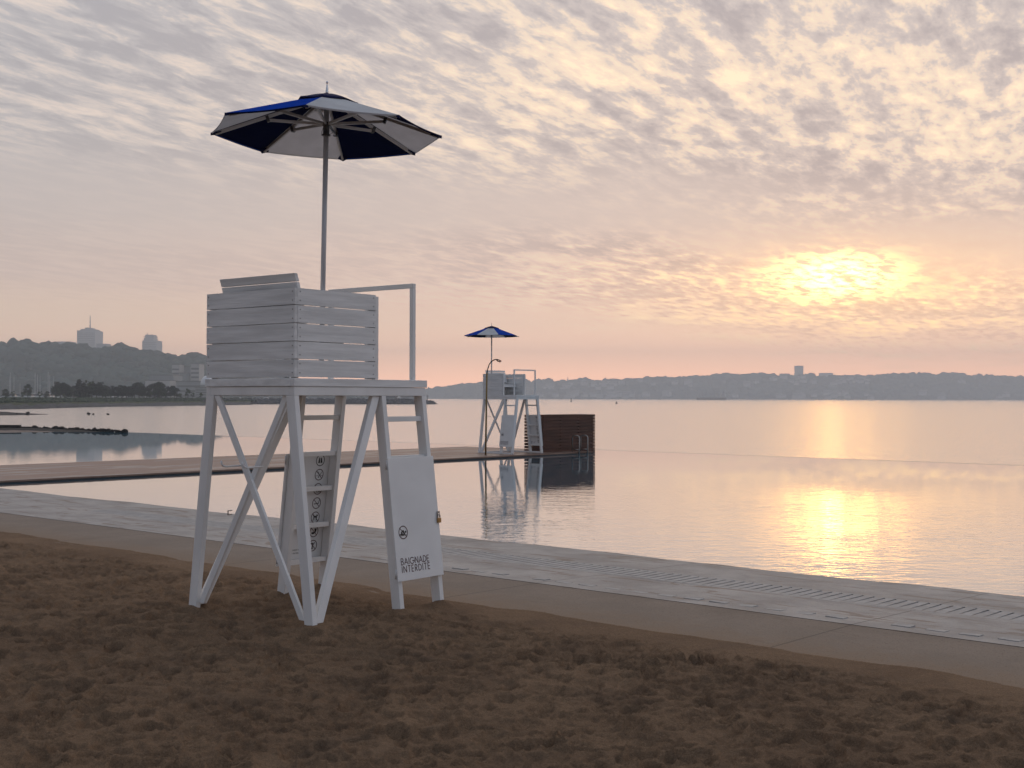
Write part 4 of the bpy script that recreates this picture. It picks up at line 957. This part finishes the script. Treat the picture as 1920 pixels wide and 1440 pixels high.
o = blob_mesh('rock_armour', np.stack([Xs, D + q * 5, RZ + hh * q + .05], -1), rr, .7, M['stone_grey'], 9); tag(o, 'grey boulders heaped along the stone jetty', 'rocks', None, 'stuff')
# light behind the jetty: moored boats, low sheds, beacon
def boat_proto():
    root = empty('motor_boat', (0, 0, 0), 0, 'x', 'boat')
    mb = MB(); hb = lambda z, k: [(-3.2 * k, 0, z), (-2. * k, -1.1 * k, z), (3 * k, -1.1 * k, z), (3 * k, 1.1 * k, z), (-2. * k, 1.1 * k, z)]
    mb.prism(hb(0, .8), hb(1.1, 1.)); mb.build('hull', M['white_boat'], root)
    mb = MB(); mb.prism([(-1, -.8, 1.11), (1.6, -.8, 1.11), (1.6, .8, 1.11), (-1, .8, 1.11)], [(-.4, -.65, 2.1), (1.5, -.65, 2.1), (1.5, .65, 2.1), (-.4, .65, 2.1)]); mb.build('cabin', M['white_boat'], root)
    mb = MB(); mb.box(-.5, 1.4, -.8, -.745, 1.45, 1.85); mb.build('window', M['glass_dark'], root); return root
bp_ = boat_proto(); rg = random.Random(8)
for i in range(26):
    b = bp_ if i == 0 else copy_tree(bp_); px = 404 + i * 14.2 + rg.uniform(-4, 4); d_ = 470 + rg.uniform(0, 25); c = at(px, d_)
    b.location = (c.x, d_, RZ + .1 + rg.uniform(0, .35)); b.rotation_euler.z = rg.uniform(-3, 3); s_ = rg.uniform(.6, .95); b.scale = (s_, s_, s_)
    tag(b, 'small pale motor boat moored behind the stone jetty', 'boat', 'motor boats moored behind the jetty')
building(751, 786, 743, 750, 560, 12, 'low pale shed beyond the end of the stone jetty', 'shed', 'shed', 'pale_wall')
building(715, 740, 744.5, 750, 560, 12, 'low grey shed behind the jetty left of the pale one', 'shed', 'shed', 'grey_wall')
dj = water_d(801, 757.8) + 5; c = at(801.5, dj); bc = empty('beacon', (c.x, dj, zat(801, 751, dj)), 0, 'slim light beacon standing near the tip of the stone jetty', 'beacon'); u_ = dj / FPX
mb = MB(); mb.tube([(0, 0, -.3), (0, 0, 7 * u_)], .12, 8, r1=.07); mb.build('post', M['grey_wall'], bc); mb = MB(); mb.lathe([(.1, 0), (.3, .05), (.3, .5), (.05, .7)], (0, 0, 7 * u_), 8); mb.build('lantern', M['pale_wall'], bc)

# trees: tapered trunk with limbs, crown of leaf clumps
def leaf_tree(name, h, wd, kind, seed, nleaf, material):
    g = np.random.default_rng(seed); root = empty(name, (0, 0, 0), 0, 'x', 'tree')
    mb = MB(); th_ = h * (.9 if kind == 'conifer' else .55); mb.tube([(0, 0, -.3), (.03 * h * g.uniform(-1, 1), 0, th_ * .5), (.02 * h * g.uniform(-1, 1), 0, th_)], h * .03, 7, r1=h * .012)
    for i in range(6):
        a = g.uniform(0, 6.28); z0 = h * g.uniform(.22, .5); l_ = wd * g.uniform(.25, .45)
        mb.tube([(0, 0, z0), (math.cos(a) * l_ * .5, math.sin(a) * l_ * .5, z0 + l_ * .5), (math.cos(a) * l_, math.sin(a) * l_, z0 + l_ * .9)], h * .012, 5, r1=h * .004)
    mb.build('trunk', M['bark'], root)
    ncl = 22 if kind != 'poplar' else 10; cl = []
    for i in range(ncl):
        if kind == 'conifer': z = g.uniform(.1, .97) * h; r0 = (1 - z / h) * wd * .55 + .1; a = g.uniform(0, 6.28); cl.append((math.cos(a) * r0 * .5, math.sin(a) * r0 * .5, z, r0 * .7 + .1, h * .08))
        else:
            z = g.uniform(.25, .95) * h; r0 = wd * .5 * math.sqrt(max(.05, 1 - ((z / h - .55) / .5) ** 2)); a = g.uniform(0, 6.28); q = g.uniform(.2, .8)
            cl.append((math.cos(a) * r0 * q, math.sin(a) * r0 * q, z, r0 * g.uniform(.3, .5), h * g.uniform(.08, .15)))
    mb = MB(); per = nleaf // ncl; ls = h * .035
    for (x, y, z, rx, rz_) in cl:
        for j in range(per):
            v_ = g.normal(size=3); v_ = v_ / np.linalg.norm(v_) * g.uniform(.45, 1.05)
            p = np.array((x + v_[0] * rx, y + v_[1] * rx, z + v_[2] * rz_)); a = g.normal(size=3); a /= np.linalg.norm(a); b = np.cross(a, g.normal(size=3)); b /= np.linalg.norm(b) + 1e-6
            s_ = ls * g.uniform(.6, 1.4); mb.add([p - a * s_, p + b * s_ * .6, p + a * s_, p - b * s_ * .6], [(0, 1, 2, 3)])
    mb.build('crown', material, root); return root
protos = [leaf_tree('broad_tree', 6, 5.5, 'round', 1, 2200, M['leaf_dark']), leaf_tree('broad_tree', 6, 4.5, 'round', 2, 1800, M['leaf']),
          leaf_tree('conifer_tree', 6, 3.6, 'conifer', 3, 1500, M['leaf_dark']), leaf_tree('young_tree', 6, 3., 'poplar', 4, 500, M['leaf_light'])]
used = [0, 0, 0, 0]
LBL = ['dark rounded tree on the grassy bank of the marina shore', 'mid green rounded tree on the grassy bank of the marina shore', 'dark pointed conifer on the grassy bank of the marina shore', 'thin light green young tree on the grassy marina bank']
def plant(k, px, ytop, dist, ybase=747.5, wscale=1.):
    b = protos[k] if not used[k] else copy_tree(protos[k]); used[k] = 1
    c = at(px, dist); zb = .95 if dist > 300 else .6; h = zat(px, ytop, dist) - zb; s_ = h / 6.; b.location = (c.x, dist, zb); b.rotation_euler = (0, 0, rg.uniform(0, 6.28)); b.scale = (s_ * wscale, s_ * wscale, s_)
    tag(b, LBL[k], 'tree', ('dark rounded trees', 'mid green rounded trees', 'dark conifers', 'young trees')[k] + ' along the marina shore')
for k, px, yt, ws in ((0, 113, 714, .9), (0, 122, 716, .8), (2, 149, 709.5, 1.), (2, 158, 716, 1.1), (1, 138, 724, .9), (3, 165, 712, .7), (3, 172, 714, .7), (0, 181, 715, 1.), (0, 192, 719, 1.), (1, 199, 726, .9), (0, 215, 722, .8), (0, 229, 721, 1.), (0, 237, 722, 1.), (0, 252, 719, 1.), (1, 261, 718, 1.), (0, 270, 722, .9),
                      (0, 291, 716, 1.), (1, 300, 718, 1.), (2, 297, 714, .8), (0, 319, 722, .8), (0, 327, 723, .8), (3, 352, 728, 1.), (3, 361, 735, .9), (1, 132, 728, 1.), (1, 105, 724, .8), (1, 52, 721, .7), (1, 10, 730, 1.), (3, 24, 733, 1.), (3, 43, 734, 1.), (3, 75, 733, 1.), (1, 88, 734, 1.), (3, 120, 738, 1.1), (3, 208, 736, 1.), (3, 245, 735, 1.), (3, 283, 733, 1.), (3, 310, 734, 1.), (3, 338, 737, 1.), (3, 377, 736, 1.), (1, -30, 722, 1.), (0, -60, 718, 1.), (1, -100, 720, 1.)):
    plant(k, px, yt, water_d(px, 763) + 75 + rg.uniform(-12, 25), 747, ws * 1.25)
# low scrub along the bank edge
n = 1600; g = np.random.default_rng(12); cc = g.uniform(-150, 480, n); D0 = np.interp(cc, [a for a, b in W0], [b for a, b in W0]); dd = g.uniform(22, 75, n); zz_ = np.interp(dd, [18, 40, 60, 90], [.35, .35, .9, 1.])
Xs = np.array([at(c, 1.).x for c in cc]) * (D0 + dd); rr = g.uniform(.2, .65, n)
o = blob_mesh('scrub', np.stack([Xs, D0 + dd, zz_ + .1], -1), rr, .7, M['leaf'], 19); tag(o, 'low green scrub covering the top of the marina bank', 'scrub', None, 'stuff')

# parked cars, masts, gridded board
def car_proto():
    root = empty('parked_car', (0, 0, 0), 0, 'x', 'car')
    mb = MB(); mb.prism([(-2.1, -.85, .3), (2.1, -.85, .3), (2.1, .85, .3), (-2.1, .85, .3)], [(-2.05, -.8, .85), (2., -.8, .85), (2., .8, .85), (-2.05, .8, .85)]); mb.build('body', M['white_boat'], root, bevel=.06)
    mb = MB(); mb.prism([(-1.7, -.75, .86), (1.1, -.75, .86), (1.1, .75, .86), (-1.7, .75, .86)], [(-1.3, -.6, 1.42), (.5, -.6, 1.42), (.5, .6, 1.42), (-1.3, .6, 1.42)]); mb.build('cabin', M['glass_dark'], root)
    mb = MB(); mb.box(-1.3, .5, -.62, .62, 1.425, 1.46); mb.build('roof', M['white_boat'], root)
    for x_ in (-1.3, 1.3):
        for y_ in (-.82, .68):
            mb = MB(); mb.tube([(x_, y_, .32), (x_, y_ + .14, .32)], .32, 12); mb.build('wheel', M['tyre'], root)
    return root
cp_ = car_proto()
for i, px in enumerate((12, 19, 26, 33, 50, 57, 63, 70, 83, 90, 97, 209, 215, 229, 235)):
    b = cp_ if i == 0 else copy_tree(cp_); d_ = 470 + rg.uniform(-15, 20); c = at(px, d_); b.location = (c.x, d_, 1.05); b.rotation_euler.z = R(90) + rg.uniform(-.5, .5)
    tag(b, 'small pale parked car seen between the shore trees', 'car', 'cars parked behind the shore trees')
def yacht_proto():
    root = empty('sailing_boat', (0, 0, 0), 0, 'x', 'sailing boat')
    mb = MB(); hb = lambda z, k: [(-5 * k, 0, z), (-3. * k, -1.3 * k, z), (4 * k, -1.2 * k, z), (4 * k, 1.2 * k, z), (-3. * k, 1.3 * k, z)]
    mb.prism(hb(0, .8), hb(1.2, 1.)); mb.build('hull', M['white_boat'], root)
    mb = MB(); mb.tube([(0, 0, 1.2), (0, 0, 10)], .11, 6, r1=.07); mb.tube([(-.9, 0, 6.), (.9, 0, 6.)], .04, 5); mb.build('mast', M['mast'], root)
    mb = MB(); mb.tube([(0, 0, 2.2), (3.6, 0, 2.3)], .09, 6); mb.build('boom', M['mast'], root); return root
yp_ = yacht_proto()
for i, (px, yt) in enumerate(((17.5, 705), (19.5, 699), (26, 705), (37.5, 717), (65.5, 699), (70, 702), (75, 705), (90, 697), (93, 703), (100.5, 706), (111, 716), (302, 714), (-30, 700), (-55, 704))):
    b = yp_ if i == 0 else copy_tree(yp_); d_ = 520 + rg.uniform(-10, 25); c = at(px, d_); zt = zat(px, yt, d_); b.location = (c.x, d_, .2); s_ = (zt - .2) / 10; b.scale = (s_, s_, s_); b.rotation_euler.z = rg.uniform(0, 6)
    tag(b, 'sailing boat with a thin bare mast rising behind the shore trees', 'sailing boat', 'sailing boats in the marina')
dd = 372; c = at(144.5, dd); u_ = dd / FPX; bd = empty('gridded_board', (c.x, dd, .95), -.35, 'tilted pale board with a grid of squares standing on the marina bank', 'board', ry=-.22)
mb = MB(); mb.box(-8.2 * u_, 8.2 * u_, -.06, .06, .1, 11.5 * u_); mb.build('face', M['pale_wall'], bd)
mb = MB()
for i in range(1, 7): mb.box(-8.2 * u_, 8.2 * u_, -.075, -.062, .1 + i * 1.6 * u_, .1 + i * 1.6 * u_ + .04)
for i in range(1, 8): mb.box(-8.2 * u_ + i * 2.05 * u_, -8.2 * u_ + i * 2.05 * u_ + .04, -.09, -.077, .1, 11.5 * u_)
mb.build('grid', M['grey_wall'], bd)
# harbour works at the foot of the hill
building(322, 336, 684, 745, 960, 14, 'left pale grain tower of the hazy harbour works', 'grain tower', 'grain_tower', 'pale_wall', 7)
building(357.5, 373, 682.5, 745, 960, 16, 'right pale grain tower of the hazy harbour works', 'grain tower', 'grain_tower', 'pale_wall', 7)
building(340, 357, 688, 745, 975, 12, 'grey silo block between the two pale grain towers', 'silo block', 'silo_block', 'grey_wall', 3)
building(336.5, 349, 700, 745, 955, 10, 'lower grey hopper block right of the left grain tower', 'silo block', 'silo_block', 'grey_wall', 2)
building(280, 325, 704, 745, 900, 25, 'long tiered harbour shed left of the grain towers', 'warehouse', 'warehouse', 'grey_wall', 3)
building(272, 318, 714, 745, 880, 22, 'pale roofed lower warehouse in front of the tiered shed', 'warehouse', 'warehouse', 'pale_wall', 2)
building(330, 386, 716, 746, 880, 22, 'grey quayside warehouse under the two grain towers', 'warehouse', 'warehouse', 'grey_wall', 3)
building(366, 395, 727, 747, 800, 12, 'ribbed grey fence-like block beside the foreground chair', 'warehouse', 'warehouse', 'grey_wall', 4)
c = at(388, 870); dm = empty('storage_dome', (c.x, 870, zat(388, 722, 870)), 0, 'white storage dome half hidden by the foreground chair', 'dome'); rr_ = 12 * 870 / FPX
mb = MB(); mb.lathe([(rr_ * math.cos(R(a)), rr_ * 1.5 * math.sin(R(a))) for a in range(0, 90, 8)] + [(.05, rr_ * 1.5)], n=24); mb.build('shell', M['white_shell'], dm, smooth=True)
mb = MB(); mb.lathe([(rr_ * 1.01, -8), (rr_ * 1.01, -.02)], n=24); mb.build('base', M['grey_wall'], dm)

ORD = ['leftmost', 'second from the left', 'third from the left', 'fourth from the left', 'fifth from the left', 'sixth from the left', 'seventh from the left', 'eighth from the left', 'ninth from the left', 'tenth from the left', 'eleventh from the left', 'twelfth from the left', 'thirteenth from the left', 'fourteenth from the left', 'fifteenth from the left']
def in_order(cat, old, new):
    L_ = sorted([o for o in bpy.data.objects if o.get('category') == cat and old in o.get('label', '') and o.location.x / o.location.y > -.43], key=lambda o: o.location.x / o.location.y)
    for k, o in enumerate(L_): o['label'] = new % ORD[min(k, 14)] if k < 15 else o['label']
in_order('tree', 'dark rounded', 'dark rounded shore tree, %s of its kind on the bank'); in_order('tree', 'mid green', 'mid green rounded shore tree, %s of its kind on the bank')
in_order('tree', 'conifer', 'dark pointed conifer, %s of its kind on the marina bank'); in_order('tree', 'light green', 'thin light green young tree, %s of its kind on the bank')
in_order('sailing boat', 'mast', 'sailing boat mast behind the shore trees, %s in the marina'); in_order('car', 'pale parked', 'small pale parked car, %s in the row behind the trees')

# ------------------------------------------------------------------ spits and rocks near the left edge
def spit(name, pts, material, h, seed, zb, rocks=0, rlabel=None):
    """pts: (px, near edge y, far edge y) on plane zb"""
    cols = np.linspace(pts[0][0], pts[-1][0], 260); yn = np.interp(cols, [p[0] for p in pts], [p[1] for p in pts]); yf = np.interp(cols, [p[0] for p in pts], [p[2] for p in pts])
    V = []
    for q in np.linspace(0, 1, 9):
        row = []
        for c_, a_, b_ in zip(cols, yn, yf):
            A, B = onz(c_, a_, zb), onz(c_, b_, zb); row.append(A.lerp(B, q))
        row = np.array([tuple(p) for p in row]); row[:, 2] = zb - .12 + (.12 + h) * math.sin(math.pi * q) ** .6 + fbm(row[:, 0] * .9, row[:, 1] * .9, 4, seed) * h * .7 * (1 if 0 < q < 1 else 0); tp = 1 - np.clip((cols - pts[0][0]) / (pts[-1][0] - pts[0][0]), 0, 1) ** 7; row[:, 2] = (row[:, 2] - (zb - .12)) * tp + zb - .12
        V.append(row)
    return struct(grid_mesh(name, np.concatenate(V), 260, 9, material))
M['wetsand'] = mat('wet_sand', (.10, .062, .045), .6, .4, 0, None, (.6, .3, one))
spit('sandbar', [(-260, 786, 768), (0, 780.5, 771), (50, 779, 774.5), (118, 777.6, 777.0)], M['stone_dark'], .16, 31, RZ)
spit('sand_spit', [(-260, 824, 798), (0, 816.2, 800), (60, 815, 801.5), (150, 812.5, 805), (236, 810.8, 808)], M['wetsand'], .05, 41, -.13)
rk0 = None
def rock_proto(seed):
    g = np.random.default_rng(seed); V = ICO_V * (1 + g.uniform(-.25, .25, (len(ICO_V), 1))) * np.array([1, .8, .65]); mb = MB(); mb.add(V, [tuple(f) for f in ICO_F])
    return mb.build('rock', M['stone_dark'], None)
rks = [rock_proto(s_) for s_ in (1, 2, 3)]; ru = [0, 0, 0]
def put_rock(px, py, d, size, label, group=None):
    k = rg.randrange(3); o = rks[k] if not ru[k] else rks[k].copy()
    if ru[k]: col.objects.link(o)
    ru[k] = 1; c = at(px, d, None, py); o.location = (c.x, d, zat(px, py, d)); o.scale = (size,) * 3; o.rotation_euler = (rg.uniform(-.4, .4), rg.uniform(-.4, .4), rg.uniform(0, 6)); tag(o, label, 'rock', group)
for i in range(70):
    px = 26 + i * 3.02 + rg.uniform(-1.5, 1.5); yb = np.interp(px, [0, 60, 150, 236], [803.5, 804.5, 807, 810.5]); put_rock(px, yb + rg.uniform(-2.6, .2), onz(px, yb, -.1).y, rg.uniform(.07, .17) * (1.3 if rg.random() < .2 else 1) * (1 if px < 200 else .8), 'small dark boulder in the line along the sand spit', 'dark boulders lining the sand spit')
for px, py, sz, lb in ((166, 775.8, .26, 'largest of three dark rocks awash in the river inlet'), (175, 776.6, .18, 'middle of three dark rocks awash in the river inlet'), (202.5, 776.6, .19, 'rightmost of three dark rocks awash in the river inlet')):
    put_rock(px, py, onz(px, 778, RZ).y, sz, lb)
put_rock(52, 775, onz(52, 778, RZ).y, .3, 'dark rock standing on the thin sandbar'); put_rock(32, 775.5, onz(32, 778, RZ).y, .15, 'small upright stone near the left end of the sandbar')
dlog = onz(20, 804.5, -.1).y; mb = MB(); c = at(20, dlog); mb.box(-1.6, .55, -.1, .1, 0, .15); lg = mb.build('timber_baulk', M['stone_dark'], None, loc=(c.x, dlog, zat(20, 802, dlog)), bevel=.03); tag(lg, 'long dark timber baulk lying on the sand spit', 'timber')
# dark stony ground under the boulders
spit('shingle', [(-260, 809, 797), (0, 808.5, 798.5), (60, 808.5, 800), (150, 809.8, 803.5), (234, 810.9, 807.5)], M['stone_dark'], .05, 51, -.08)

# ------------------------------------------------------------------ air
mb = MB(); mb.box(-4200, 4200, -170, 3650, -4, 140)
hz = mb.build('haze', M['hill']); hz['kind'] = 'stuff'; hz['label'] = 'thin evening haze over the river'
hm = bpy.data.materials.new('haze'); hm.use_nodes = True; t = NT(hm.node_tree); t.n.clear()
pv = t.node('ShaderNodeVolumePrincipled'); pv.inputs['Color'].default_value = (.88, .94, 1., 1); pv.inputs['Density'].default_value = .00047; pv.inputs['Anisotropy'].default_value = .35
oo = t.node('ShaderNodeOutputMaterial'); t.l.new(pv.outputs[0], oo.inputs['Volume']); hz.data.materials.clear(); hz.data.materials.append(hm)
